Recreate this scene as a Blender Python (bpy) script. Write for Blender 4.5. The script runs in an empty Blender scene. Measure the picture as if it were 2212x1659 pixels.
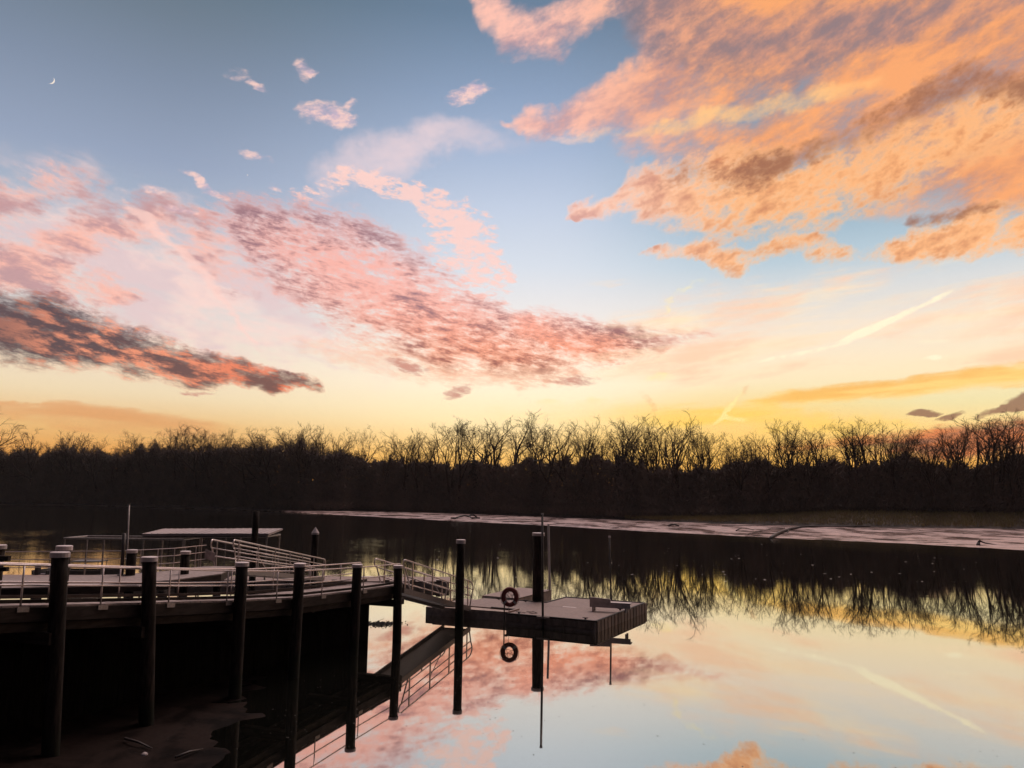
import bpy, bmesh, math, random
from mathutils import Vector, Matrix, noise as mnoise

# ------------------------------------------------------------------ camera
SC = bpy.context.scene
COL = SC.collection
R = math.radians
FPX, CX, CY = 1670.0, 1106.0, 829.5          # focal length and centre, in units of a 2212 px wide frame
PITCH = math.atan((1074.0 - CY) / FPX)       # horizon sits at row 1074 in mid frame
ROLL = 0.0115                                # and dips a little to the right
CAMZ = 6.7
cam_d = bpy.data.cameras.new('camera')
cam_d.sensor_fit = 'HORIZONTAL'
cam_d.sensor_width = 36.0
cam_d.lens = 36.0 * FPX / 2212.0
cam_d.clip_start = 0.1
cam_d.clip_end = 20000.0
cam = bpy.data.objects.new('camera', cam_d)
COL.objects.link(cam)
cam.location = (0, 0, CAMZ)
cam.rotation_euler = (Matrix.Rotation(math.pi / 2 + PITCH, 3, 'X') @ Matrix.Rotation(ROLL, 3, 'Z')).to_euler()
SC.camera = cam
SC.view_settings.view_transform = 'Standard'
SC.view_settings.look = 'None'
SC.view_settings.exposure = 0.0
SC.view_settings.gamma = 1.0
SC.view_settings.use_curve_mapping = False
SC.render.engine = 'CYCLES'
SC.cycles.max_bounces = 6
SC.cycles.diffuse_bounces = 2
SC.cycles.glossy_bounces = 4
SC.cycles.transparent_max_bounces = 8
SC.cycles.caustics_reflective = False
SC.cycles.caustics_refractive = False
SC.cycles.use_denoising = True
SC.cycles.denoiser = 'OPENIMAGEDENOISE'
SC.cycles.denoising_input_passes = 'RGB_ALBEDO_NORMAL'
SC.cycles.use_adaptive_sampling = True
SC.cycles.adaptive_threshold = 0.015
SC.cycles.adaptive_min_samples = 16


def ray(px, py):
    """direction of the sight line through a spot of the photograph (2212 px wide)"""
    a0, b0 = (px - CX) / FPX, (CY - py) / FPX
    a, b = a0 * math.cos(ROLL) - b0 * math.sin(ROLL), a0 * math.sin(ROLL) + b0 * math.cos(ROLL)
    c, s = math.cos(PITCH), math.sin(PITCH)
    return Vector((a, c - b * s, s + b * c))


def at_z(px, py, z):
    d = ray(px, py)
    t = (z - CAMZ) / d.z
    return Vector((d.x * t, d.y * t, z))


def at_y(px, py, y):
    d = ray(px, py)
    t = y / d.y
    return Vector((d.x * t, y, CAMZ + d.z * t))


def az_el(px, py):
    d = ray(px, py).normalized()
    return math.degrees(math.atan2(d.x, d.y)), math.degrees(math.asin(d.z))


def lin(c):
    out = []
    for v in c[:3]:
        v /= 255.0
        out.append(v / 12.92 if v <= 0.04045 else ((v + 0.055) / 1.055) ** 2.4)
    return (out[0], out[1], out[2], 1.0)


# ------------------------------------------------------------------ sky: dusk gradient and sunset clouds
class G:
    """small helper to write node maths in a node tree"""
    def __init__(self, nt):
        self.nt = nt

    def node(self, typ, **kw):
        n = self.nt.nodes.new(typ)
        for k, v in kw.items():
            setattr(n, k, v)
        return n

    def put(self, sock, v):
        if isinstance(v, bpy.types.NodeSocket):
            self.nt.links.new(v, sock)
        elif v is not None:
            sock.default_value = v

    def m(self, op, a, b=None, c=None, clamp=False):
        n = self.node('ShaderNodeMath', operation=op, use_clamp=clamp)
        for s, v in zip(n.inputs, (a, b, c)):
            self.put(s, v)
        return n.outputs[0]

    def rng(self, v, lo, hi, a=0.0, b=1.0, smooth=True):
        n = self.node('ShaderNodeMapRange', interpolation_type='SMOOTHSTEP' if smooth else 'LINEAR')
        n.clamp = True
        self.put(n.inputs[0], v)
        for i, q in enumerate((lo, hi, a, b)):
            self.put(n.inputs[1 + i], q)
        return n.outputs[0]

    def mapping(self, vec, loc=(0, 0, 0), rot=0.0, scale=(1, 1, 1), typ='POINT'):
        n = self.node('ShaderNodeMapping', vector_type=typ)
        self.put(n.inputs[0], vec)
        n.inputs[1].default_value = loc
        n.inputs[2].default_value = (0, 0, rot)
        n.inputs[3].default_value = scale
        return n.outputs[0]

    def noise(self, vec, scale=1.0, detail=5.0, rough=0.55, dist=0.0, lac=2.0):
        n = self.node('ShaderNodeTexNoise')
        self.put(n.inputs['Vector'], vec)
        n.inputs['Scale'].default_value = scale
        n.inputs['Detail'].default_value = detail
        n.inputs['Roughness'].default_value = rough
        n.inputs['Lacunarity'].default_value = lac
        n.inputs['Distortion'].default_value = dist
        return n.outputs[0]

    def ramp(self, fac, stops, interp='EASE'):
        n = self.node('ShaderNodeValToRGB')
        cr = n.color_ramp
        cr.interpolation = interp
        while len(cr.elements) > 1:
            cr.elements.remove(cr.elements[0])
        for i, (p, c) in enumerate(stops):
            e = cr.elements[0] if i == 0 else cr.elements.new(p)
            e.position = p
            e.color = c
        self.put(n.inputs[0], fac)
        return n.outputs[0]

    def mix(self, fac, a, b, blend='MIX'):
        n = self.node('ShaderNodeMix', data_type='RGBA', blend_type=blend)
        n.clamp_factor = True
        self.put(n.inputs[0], fac)
        self.put(n.inputs[6], a)
        self.put(n.inputs[7], b)
        return n.outputs[2]
world = bpy.data.worlds.new('World')
SC.world = world
world.use_nodes = True
wt = world.node_tree
wt.nodes.clear()


def elramp(stops):
    return g.ramp(ELN, [(e / 90.0, lin(c)) for e, c in stops], 'LINEAR')


def dot3(vec, k):
    n = g.node('ShaderNodeVectorMath', operation='DOT_PRODUCT')
    g.put(n.inputs[0], vec)
    n.inputs[1].default_value = k
    return n.outputs['Value']


def add(acc, e):
    return e if acc is None else g.m('ADD', acc, e)


def blobs(lst, vec, acc=None):
    """soft ellipses, each (column, row, half length, half width, tilt, weight) read off the photograph and
    turned into azimuth and elevation"""
    for b in lst:
        px, py, rx, ry = b[:4]
        t = R(b[4] if len(b) > 4 else 0.0)
        w = b[5] if len(b) > 5 else 1.0
        c = az_el(px, py)
        ex = az_el(px + rx * math.cos(t), py + rx * math.sin(t))
        ey = az_el(px - ry * math.sin(t), py + ry * math.cos(t))
        m00, m10 = ex[0] - c[0], ex[1] - c[1]
        m01, m11 = ey[0] - c[0], ey[1] - c[1]
        det = m00 * m11 - m01 * m10
        i00, i01, i10, i11 = m11 / det, -m01 / det, -m10 / det, m00 / det
        u = dot3(vec, (i00, i01, -(i00 * c[0] + i01 * c[1])))
        v = dot3(vec, (i10, i11, -(i10 * c[0] + i11 * c[1])))
        r2 = g.m('MULTIPLY_ADD', v, v, g.m('MULTIPLY', u, u))
        e = g.m('SUBTRACT', 1.0, r2, clamp=True)
        acc = g.m('MULTIPLY', e, w) if acc is None else g.m('MULTIPLY_ADD', e, w, acc)
    return acc


def band(pts, vec, acc=None):
    """a cloud as a band along the azimuth: stations (column, row, half width, weight)"""
    st = []
    for px, py, hw, w in pts:
        c = az_el(px, py)
        st.append((c[0], c[1], abs(az_el(px, py - hw)[1] - az_el(px, py + hw)[1]) / 2, w))
    a0, a1 = st[0][0], st[-1][0]
    wmax = max(s[2] for s in st) * 1.05
    sep = g.node('ShaderNodeSeparateXYZ')
    g.put(sep.inputs[0], vec)
    t = g.m('MULTIPLY_ADD', sep.outputs[0], 1.0 / (a1 - a0), -a0 / (a1 - a0), clamp=True)
    cu = g.node('ShaderNodeRGBCurve')
    for i, f in enumerate((lambda s: (s[1] + 5) / 60.0, lambda s: s[2] / wmax, lambda s: s[3] / 1.5)):
        curve = cu.mapping.curves[i]
        while len(curve.points) < len(st):
            curve.points.new(0.5, 0.5)
        for p, s in zip(curve.points, st):
            p.location = ((s[0] - a0) / (a1 - a0), f(s))
            p.handle_type = 'AUTO_CLAMPED'
    cu.mapping.update()
    g.put(cu.inputs['Color'], t)
    sc = g.node('ShaderNodeSeparateColor')
    g.put(sc.inputs[0], cu.outputs[0])
    dy = g.m('SUBTRACT', sep.outputs[1], g.m('MULTIPLY_ADD', sc.outputs[0], 60.0, -5.0))
    q = g.m('DIVIDE', dy, g.m('MULTIPLY', sc.outputs[1], wmax))
    e = g.m('MULTIPLY', g.m('SUBTRACT', 1.0, g.m('MULTIPLY', q, q), clamp=True), g.m('MULTIPLY', sc.outputs[2], 1.5))
    return add(acc, e)


def tex(scale, seed, rot, stretch, detail, rough):
    c, s = math.cos(R(rot)), math.sin(R(rot))
    sx, sy = scale * stretch[0], scale * stretch[1]
    v = g.node('ShaderNodeCombineXYZ')
    g.put(v.inputs[0], dot3(P, (c * sx, -s * sx, seed * 1.7)))
    g.put(v.inputs[1], dot3(P, (s * sy, c * sy, seed * 0.9)))
    n = g.node('ShaderNodeTexNoise', noise_dimensions='2D')
    g.put(n.inputs['Vector'], v.outputs[0])
    n.inputs['Scale'].default_value = 1.0
    n.inputs['Detail'].default_value = detail
    n.inputs['Roughness'].default_value = rough
    return n


def warped(amount, scale, seed, stretch=(1, 1), detail=4):
    """sky coordinates shaken by noise, so that outlines break up"""
    n = tex(scale, seed, 0, stretch, detail, 0.6)
    a = g.node('ShaderNodeVectorMath', operation='SUBTRACT')
    g.put(a.inputs[0], n.outputs[1])
    a.inputs[1].default_value = (0.5, 0.5, 0.5)
    b = g.node('ShaderNodeVectorMath', operation='MULTIPLY_ADD')
    g.put(b.inputs[0], a.outputs[0])
    b.inputs[1].default_value = (amount, amount * 0.7, 0)
    g.put(b.inputs[2], P)
    return b.outputs[0]


def fbm(scale, seed, rot=0.0, stretch=(1, 1), detail=6, rough=0.58):
    """noise between about -1 and 1; tilt follows the clouds (positive rises to the right)"""
    n = tex(scale, seed, -rot, stretch, detail, rough)
    return g.m('MULTIPLY_ADD', n.outputs[0], 4.0, -2.0)


def blend(*terms):
    s = None
    for n, k in terms:
        s = g.m('MULTIPLY', n, k) if s is None else g.m('MULTIPLY_ADD', n, k, s)
    return s


def dens(f, *terms):
    """cloud density: the shape eaten into by noise, and nothing where there is no shape"""
    return g.m('MULTIPLY_ADD', blend(*terms), g.m('MULTIPLY', f, 3.0, clamp=True), f)


def over(base, alpha, col):
    return g.mix(alpha, base, lin(col) if isinstance(col, tuple) else col)


def duo(fac, a, b):
    return g.mix(fac, lin(a) if isinstance(a, tuple) else a, lin(b) if isinstance(b, tuple) else b)


def group(name):
    """a node group with a base colour and the sky coordinates as inputs"""
    t = bpy.data.node_groups.new(name, 'ShaderNodeTree')
    t.interface.new_socket('Base', in_out='INPUT', socket_type='NodeSocketColor')
    t.interface.new_socket('P', in_out='INPUT', socket_type='NodeSocketVector')
    t.interface.new_socket('Sky', in_out='OUTPUT', socket_type='NodeSocketColor')
    i, o = t.nodes.new('NodeGroupInput'), t.nodes.new('NodeGroupOutput')
    return t, i.outputs[0], i.outputs[1], o.inputs[0]


# ---- clouds of the left half
lt, sky, P, OUT = group('left_clouds')
g = G(lt)
sp = g.node('ShaderNodeSeparateXYZ')
g.put(sp.inputs[0], P)
AZ, EL = sp.outputs[0], sp.outputs[1]
W1 = warped(5.0, 0.16, 3.0)
W2 = warped(2.6, 0.35, 8.0)
W3 = warped(1.2, 0.7, 5.0, (0.6, 1.3), 3)
N_lo = fbm(0.22, 2.0, -8, (0.6, 1.5), 7, 0.6)
N_lm = fbm(0.45, 12.0, -10, (0.55, 1.5), 7, 0.66)
N_rip = fbm(1.9, 44.0, -9, (0.42, 1.4), 5, 0.72)
N_h = fbm(0.32, 101.0, 0, (0.22, 2.2), 5, 0.58)
N_p = fbm(1.0, 94.0, 10, (0.65, 1.35), 5, 0.62)
# thin pale cloud
f = band([(-200, 470, 120, .6), (0, 470, 170, .8), (200, 530, 200, .95), (400, 600, 200, 1.0), (560, 670, 160, .8), (750, 750, 100, .5), (900, 800, 50, 0)], W1)
d = dens(f, (N_lo, 0.5), (N_lm, 0.35), (N_rip, .12))
sky = over(sky, g.rng(d, 0.0, 1.2, 0, 0.85), duo(g.rng(N_lo, -0.3, 0.4), (250, 216, 206), (228, 202, 202)))
f = band([(-150, 430, 60, .9), (40, 425, 80, 1), (150, 390, 65, .8), (260, 420, 40, 0)], W2)
f = band([(-150, 560, 70, 1), (60, 550, 80, 1), (190, 510, 85, 1.05), (300, 475, 75, 1), (400, 500, 85, .9), (480, 560, 95, .7), (620, 610, 60, 0)], W2, f)
f = band([(-150, 600, 50, 1), (20, 605, 55, 1), (230, 628, 45, 1.1), (340, 630, 25, 0)], W2, f)
d = dens(f, (N_lm, 0.75), (N_rip, .25))
sky = over(sky, g.rng(d, 0.2, 1.25, 0, 0.88), duo(g.rng(blend((N_lm, 1.0), (N_lo, -.9)), -0.5, 0.5), (248, 190, 172), (196, 154, 156)))
# white fan, ripples beside it
f = band([(640, 400, 50, 0), (720, 370, 70, .8), (850, 335, 75, 1), (1000, 300, 50, .7), (1080, 290, 40, .3), (1220, 320, 60, 0)], W1)
d = dens(f, (N_lo, 0.3), (N_p, 0.12))
sky = over(sky, g.rng(d, 0.0, 1.2, 0, 0.8), (234, 212, 214))
f = band([(540, 405, 15, 0), (640, 425, 30, .5), (760, 385, 36, .9), (850, 405, 38, 1), (940, 440, 46, 1), (1010, 480, 60, .9), (1060, 500, 60, .5), (1100, 520, 40, 0)], W3)
f = band([(880, 510, 60, 0), (960, 540, 100, .8), (1040, 590, 90, .9), (1130, 605, 60, 0)], W3, f)
d = dens(f, (N_rip, 0.6), (N_p, 0.5), (N_lm, .3))
sky = over(sky, g.rng(d, 0.35, 1.1, 0, 0.85), (250, 210, 200))
f = blobs([(653, 146, 36, 20, 50, .9), (674, 160, 16, 8, 10, .7), (520, 163, 44, 20, 15, .5), (553, 187, 34, 10, 15, .8), (700, 243, 66, 30, 0, .85), (745, 252, 40, 22, 10, .8), (740, 270, 40, 12, 0, .7),
           (758, 222, 18, 12, 0, .7), (1008, 204, 58, 26, -28, 1.0), (1040, 196, 36, 10, 0, .6), (548, 337, 44, 10, 10, .7), (330, 410, 40, 18, 15, .6), (420, 385, 44, 10, 30, .7), (455, 412, 50, 11, 30, .9),
           (375, 452, 30, 12, 5, .8), (412, 458, 22, 10, 5, .7), (595, 405, 24, 10, 30, .6)], W3)
d = dens(f, (N_p, 0.5), (N_lm, 0.4))
sky = over(sky, g.rng(d, 0.05, 1.2, 0, 0.85), duo(g.rng(N_p, -0.5, 0.5), (208, 184, 198), (248, 210, 200)))
# the long salmon field of ripples
f = band([(420, 440, 30, 0), (500, 475, 70, .8), (600, 525, 115, 1.1), (700, 570, 150, 1.2), (800, 612, 160, 1.25), (900, 662, 150, 1.25), (1000, 705, 125, 1.2), (1100, 745, 92, 1.1),
          (1180, 768, 72, .9), (1270, 795, 40, 0)], W2)
f = band([(1090, 685, 20, 0), (1165, 700, 45, 1), (1270, 735, 62, 1.1), (1350, 745, 56, 1), (1420, 735, 36, .6), (1500, 722, 24, .5), (1570, 720, 12, 0)], W2, f)
d = dens(f, (N_lo, .30), (N_lm, 0.34), (N_rip, 0.46))
hot = g.rng(EL, 8.5, 16.0)
lit = duo(hot, (247, 154, 114), (248, 184, 170))
shade = duo(hot, (152, 90, 82), (160, 122, 130))
core = g.m('MULTIPLY', g.rng(blend((N_rip, 0.68), (N_lo, 0.8), (N_lm, .45)), -0.35, 0.95), g.rng(f, 0.15, 0.9))
col = duo(g.rng(blend((N_rip, 1.0), (N_lm, .6)), -0.1, -1.1, 0, 0.75), g.mix(core, lit, shade), (250, 216, 202))
sky = over(sky, g.rng(d, 0.0, 1.35, 0, 0.93), col)
f = band([(560, 715, 15, 0), (680, 745, 35, .7), (850, 785, 45, .9), (1000, 815, 35, .9), (1200, 815, 30, .8), (1330, 800, 15, 0)], W2)
d = dens(f, (N_h, .5), (N_rip, 0.4))
sky = over(sky, g.rng(d, 0.2, 1.3, 0, 0.6), (246, 200, 172))
f = blobs([(990, 845, 46, 18, -20, .9), (880, 792, 60, 15, 18, 1.1), (1240, 822, 70, 14, -4, .8), (420, 849, 56, 6, 2, .8)], W3)
d = dens(f, (N_rip, .5))
sky = over(sky, g.rng(d, 0.1, 1.1, 0, 0.85), (206, 148, 134))
# dark bank, low
f = band([(-300, 690, 105, 1.25), (0, 698, 98, 1.3), (120, 720, 94, 1.3), (250, 755, 72, 1.25), (400, 788, 54, 1.2), (520, 812, 37, 1.2), (620, 828, 24, 1.15), (705, 833, 10, 0)], W2)
d = dens(f, (N_lm, .4), (N_rip, 0.35))
n_g = fbm(0.62, 66.0, -12, (0.5, 1.7), 5, 0.6)
glow = g.m('MAXIMUM', g.rng(blend((n_g, .9), (N_rip, .5)), -0.3, 0.6), g.rng(d, 0.8, 0.15, 0, .9))
glow = g.m('MULTIPLY', glow, g.rng(AZ, -35, -29, 0.3, 1.0))
sky = over(sky, g.rng(d, 0.0, 1.2, 0, 0.95), g.mix(glow, duo(g.rng(AZ, -30, -18), (96, 76, 82), (126, 88, 84)), duo(g.rng(AZ, -26, -16), (236, 154, 122), (228, 124, 90))))
# orange streaks over the trees; old vapour trail
f = band([(-200, 880, 22, .9), (60, 890, 26, .9), (240, 907, 36, 1), (430, 925, 26, .7), (620, 935, 12, 0)], W3)
d = dens(f, (N_h, .6))
sky = over(sky, g.rng(d, 0.0, 1.4, 0, 0.75), (222, 160, 108))
f = band([(258, 432, 8, 0), (300, 462, 16, 1), (400, 555, 18, 1), (480, 640, 14, .8), (560, 755, 12, .4), (600, 800, 8, 0)], W3)
d = dens(f, (N_lm, .4), (N_p, .2))
sky = over(sky, g.rng(d, 0.0, 1.1, 0, 0.7), (250, 212, 202))
g.put(OUT, sky)

# ---- clouds of the right half
rt, sky, P, OUT = group('right_clouds')
g = G(rt)
sp = g.node('ShaderNodeSeparateXYZ')
g.put(sp.inputs[0], P)
AZ, EL = sp.outputs[0], sp.outputs[1]
W1 = warped(5.0, 0.16, 3.0)
W2 = warped(2.6, 0.35, 8.0)
W3 = warped(1.0, 0.7, 5.0, (0.6, 1.3), 3)
N_ro = fbm(0.20, 81.0, 16, (0.5, 1.5), 8, 0.64)
N_rm = fbm(0.42, 91.0, 20, (0.65, 1.35), 7, 0.66)
N_rf = fbm(1.1, 94.0, 24, (0.75, 1.25), 6, 0.68)
N_h = fbm(0.32, 101.0, 4, (0.22, 2.2), 6, 0.58)
# sheet of orange and pink
f = band([(1085, 268, 6, 0), (1130, 272, 34, 1.1), (1200, 260, 54, 1.2), (1300, 240, 78, 1.25), (1400, 175, 150, 1.25), (1500, 115, 205, 1.2), (1700, 70, 280, 1.15), (1950, 60, 330, 1.2), (2212, 70, 360, 1.2),
          (2700, 70, 360, 1.2)], W1)
f = band([(1000, 0, 30, 0), (1035, 15, 50, .9), (1100, 65, 75, 1.05), (1170, 75, 65, 1.05), (1240, 45, 65, .95), (1320, 0, 70, .9), (1450, -30, 90, .8), (1600, -40, 60, 0)], W1, f)
f = band([(1320, 318, 20, 0), (1430, 322, 48, .7), (1560, 322, 70, .85), (1650, 328, 85, .9), (1800, 345, 115, .85), (2000, 375, 160, 1.0), (2212, 405, 180, 1.05), (2600, 405, 180, 1.0)], W1, f)
d = dens(f, (N_ro, .5), (N_rm, .28), (N_rf, 0.16))
warm = g.rng(AZ, 0.0, 20.0)
c1 = duo(warm, (248, 196, 180), (246, 174, 120))
c2 = duo(warm, (206, 162, 162), (206, 146, 118))
sky = over(sky, g.rng(d, 0.0, 1.35, 0, 0.97), g.mix(g.rng(blend((N_ro, .9), (N_rm, .6)), -0.8, 0.6), c2, c1))
# mauve-grey top
f = band([(1310, 20, 60, 0), (1420, 50, 95, .9), (1550, 75, 115, 1), (1700, 85, 105, 1), (1850, 55, 95, 1), (2000, 25, 85, .85), (2212, 0, 75, .7), (2700, 0, 75, .7)], W1)
d = dens(f, (N_ro, -.5), (N_rm, -.3))
sky = over(sky, g.rng(d, 0.0, 1.35, 0, 0.8), duo(g.rng(blend((N_rf, .3), (N_rm, .8), (N_ro, .6)), -0.7, 0.7), (150, 132, 136), (206, 156, 142)))
# bright spine and lower lip of the sheet
f = band([(1100, 288, 8, 0), (1200, 296, 14, .6), (1300, 293, 16, .6), (1450, 272, 20, .7), (1600, 243, 28, 1), (1720, 218, 30, 1), (1820, 195, 30, .6), (1920, 170, 20, 0)], W2)
d = dens(f, (N_rm, .4), (N_ro, .3))
sky = over(sky, g.rng(d, 0.0, 1.3, 0, 0.7), duo(g.rng(AZ, 2, 12), (250, 210, 194), (255, 208, 146)))
# lumpy lower lobes
f = band([(1212, 464, 8, 0), (1250, 458, 26, .95), (1310, 445, 36, 1.0), (1360, 415, 72, 1.05), (1450, 420, 98, 1.1), (1560, 425, 120, 1.15), (1700, 425, 120, 1.15), (1850, 380, 115, 1.1), (2000, 320, 105, 1.05),
          (2150, 260, 95, .95), (2500, 200, 90, .9)], W2)
f = band([(1365, 552, 6, 0), (1440, 542, 20, .9), (1500, 545, 30, 1), (1560, 560, 44, 1.1), (1600, 570, 32, .9), (1640, 548, 28, .7), (1720, 530, 28, .7), (1780, 540, 38, .9), (1840, 545, 28, .7),
          (1870, 552, 22, .6), (1930, 545, 38, 1.05), (2050, 520, 60, 1.2), (2212, 490, 72, 1.2), (2600, 470, 72, 1.1)], W2, f)
d = dens(f, (N_rm, .5), (N_rf, 0.35), (N_ro, .3))
warm2 = g.rng(AZ, 3.0, 19.0)
c1 = duo(warm2, (253, 208, 186), (253, 192, 138))
c2 = duo(warm2, (218, 168, 158), (212, 146, 106))
col = g.mix(g.rng(blend((N_rf, .45), (N_rm, .9), (N_ro, .5)), -0.35, 1.1), c1, c2)
col = g.mix(g.rng(d, 1.2, 0.35, 0, 0.75), col, duo(warm2, (252, 212, 198), (250, 204, 154)))
sky = over(sky, g.rng(d, 0.08, 1.2, 0, 0.96), col)
# dark undersides
f = band([(1410, 400, 20, 0), (1490, 375, 48, .95), (1560, 388, 48, .85), (1640, 365, 48, 1.05), (1720, 340, 44, 1.25), (1800, 310, 36, .9), (1900, 265, 42, .9), (2000, 215, 54, 1.15), (2100, 180, 60, 1.15),
          (2212, 190, 65, 1.15), (2600, 190, 65, 1)], W2)
f = band([(1950, 492, 10, 0), (2010, 478, 26, 1.1), (2080, 465, 26, 1.1), (2160, 450, 16, .5), (2230, 440, 10, 0)], W2, f)
d = dens(f, (N_rm, .7), (N_rf, .4))
sky = over(sky, g.rng(d, 0.2, 1.6, 0, 0.85), duo(warm2, (184, 142, 138), (160, 114, 94)))
# cream bands low down
f = band([(1200, 790, 40, 0), (1500, 750, 130, .8), (1800, 690, 130, .9), (2100, 690, 130, .8), (2600, 690, 100, .8)], W1)
f = band([(1210, 616, 8, 0), (1300, 607, 15, .9), (1410, 595, 10, 0)], W3, f)
d = dens(f, (N_h, .9), (N_ro, .4))
sky = over(sky, g.rng(d, 0.0, 1.6, 0, 0.85), duo(g.rng(N_ro, -.5, .5), (255, 230, 194), (252, 210, 178)))
f = band([(1580, 870, 8, 0), (1750, 855, 22, .9), (1950, 838, 27, 1), (2212, 808, 30, 1.1), (2600, 780, 30, 1.1)], W3)
d = dens(f, (N_h, .35))
sky = over(sky, g.rng(d, 0.0, 1.0, 0, 0.9), duo(g.rng(N_h, -.4, .4), (254, 212, 128), (246, 190, 104)))
f = blobs([(1570, 950, 560, 130, -2, 1.0)], P)
sky = over(sky, g.rng(f, 0.0, 1.0, 0, 0.45), (255, 206, 110))
f = band([(980, 905, 20, 0), (1200, 895, 36, .8), (1500, 893, 42, 1.1), (1700, 902, 40, 1.1), (1900, 922, 28, .6), (2080, 930, 20, 0)], W2)
d = dens(f, (N_h, .8))
sky = over(sky, g.rng(d, 0.1, 1.7, 0, 0.8), duo(g.rng(AZ, 4, 13), (255, 228, 168), (255, 212, 104)))
# red bank behind the trees, dark scraps over it
f = band([(1600, 972, 14, 0), (1780, 966, 24, .4), (1920, 962, 34, .9), (2080, 955, 46, 1.2), (2212, 940, 46, 1.2), (2600, 930, 46, 1.2)], W3)
d = dens(f, (N_h, .6), (N_rf, .2))
sky = over(sky, g.rng(d, 0.0, 1.0, 0, 0.88), duo(g.rng(N_h, -.5, .4), (150, 100, 90), (238, 138, 84)))
f = blobs([(2230, 862, 80, 24, -14, 1.3), (2215, 880, 70, 10, -10, 1.0), (1990, 894, 46, 8, -4, 1.3), (2050, 898, 46, 8, -12, 1.0), (2160, 885, 80, 9, -16, 1.0)], W3)
d = dens(f, (N_rf, .4))
sky = over(sky, g.rng(d, 0.1, 0.9, 0, 0.85), (152, 112, 94))
# vapour trails
f = blobs([(1870, 716, 90, 11, -24.6, 1.2), (1950, 680, 80, 9, -24.6, 1.1), (2030, 642, 60, 7, -25, .6), (1720, 765, 130, 8, -11, .5), (2020, 772, 40, 7, -6, .8), (2000, 738, 60, 6, -2, .4)], P)
d = dens(f, (N_rf, .75))
sky = over(sky, g.rng(d, 0.0, 1.1, 0, 0.85), (255, 244, 214))
f = blobs([(1575, 882, 66, 6, -47, 1.2), (1582, 904, 46, 8, 18, .8), (1446, 655, 40, 8, -60, .6), (1490, 618, 46, 10, -25, .5), (1425, 815, 40, 12, -5, .5)], W3)
d = dens(f, (N_rf, .5), (N_h, .4))
sky = over(sky, g.rng(d, 0.0, 1.3, 0, 0.7), (255, 236, 170))
f = blobs([(1404, 872, 34, 14, 62, .9), (1612, 845, 24, 6, -50, .8)], W3)
d = dens(f, (N_rf, .6), (N_h, .5))
sky = over(sky, g.rng(d, 0.0, 1.3, 0, 0.5), (236, 180, 128))
g.put(OUT, sky)

# ---- the world itself: clear sky by elevation, towards the afterglow and away from it, then the clouds
g = G(wt)
tc = g.node('ShaderNodeTexCoord')
sep = g.node('ShaderNodeSeparateXYZ')
nrm = g.node('ShaderNodeVectorMath', operation='NORMALIZE')
wt.links.new(tc.outputs['Generated'], nrm.inputs[0])
wt.links.new(nrm.outputs[0], sep.inputs[0])
DX, DY, DZ = sep.outputs
AZ = g.m('MULTIPLY', g.m('ARCTAN2', DX, DY), 57.29578)
EL = g.m('MULTIPLY', g.m('ARCSINE', DZ), 57.29578)
cmb = g.node('ShaderNodeCombineXYZ')
g.put(cmb.inputs[0], AZ)
g.put(cmb.inputs[1], EL)
cmb.inputs[2].default_value = 1.0
P = cmb.outputs[0]                            # sky coordinates: azimuth and elevation in degrees
ELN = g.m('DIVIDE', g.m('MAXIMUM', EL, 0.0), 90.0)
AWAY = g.m('ABSOLUTE', g.m('SUBTRACT', AZ, 8.0))
left = elramp([(0, (216, 138, 62)), (2.5, (228, 166, 92)), (4.5, (232, 192, 134)), (6.5, (236, 216, 182)), (9, (236, 222, 202)),
               (11.5, (220, 214, 210)), (14.5, (200, 206, 212)), (18, (178, 188, 203)), (22, (156, 168, 190)),
               (27, (136, 149, 169)), (31, (120, 134, 149)), (36, (98, 117, 127)), (50, (96, 104, 114)), (90, (112, 108, 120))])
mid = elramp([(0, (255, 176, 78)), (3, (255, 206, 122)), (5.5, (255, 233, 184)), (8, (255, 240, 212)), (10.5, (250, 237, 220)),
              (13.5, (236, 231, 228)), (17, (215, 221, 230)), (21, (197, 207, 224)), (25, (172, 187, 211)),
              (29, (147, 165, 191)), (34, (116, 137, 160)), (50, (98, 108, 124)), (90, (112, 108, 120))])
right = elramp([(0, (250, 164, 72)), (2.5, (253, 190, 100)), (4.5, (252, 214, 140)), (6.5, (240, 226, 178)), (9, (250, 231, 198)),
                (12, (240, 227, 212)), (14.5, (217, 218, 218)), (16.5, (190, 206, 216)), (20, (156, 181, 198)), (24, (148, 170, 188)),
                (29, (132, 150, 169)), (34, (112, 127, 144)), (50, (98, 106, 120)), (90, (112, 108, 120))])
sky = g.mix(g.rng(AZ, -27, 0), left, mid)
sky = g.mix(g.rng(AZ, 2, 20), sky, right)
# the half of the sky away from the sunset is duller, with loose cloud
dusk = elramp([(0, (50, 45, 48)), (8, (54, 50, 55)), (20, (58, 58, 66)), (45, (74, 77, 90)), (90, (112, 108, 120))])
sky = g.mix(g.rng(AWAY, 38, 115), sky, dusk)
n_z = fbm(0.075, 131.0, 15, (0.8, 1.3), 5, 0.6)
sky = over(sky, g.m('MULTIPLY', g.rng(n_z, -0.2, 0.5, 0, 0.8), g.m('MAXIMUM', g.rng(AWAY, 45, 70), g.rng(EL, 42, 52))), duo(g.rng(AWAY, 60, 140), (180, 140, 134), (62, 54, 58)))


def clouds(tree, base):
    n = g.node('ShaderNodeGroup', node_tree=tree)
    g.put(n.inputs[0], base)
    g.put(n.inputs[1], P)
    return n.outputs[0]


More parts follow.
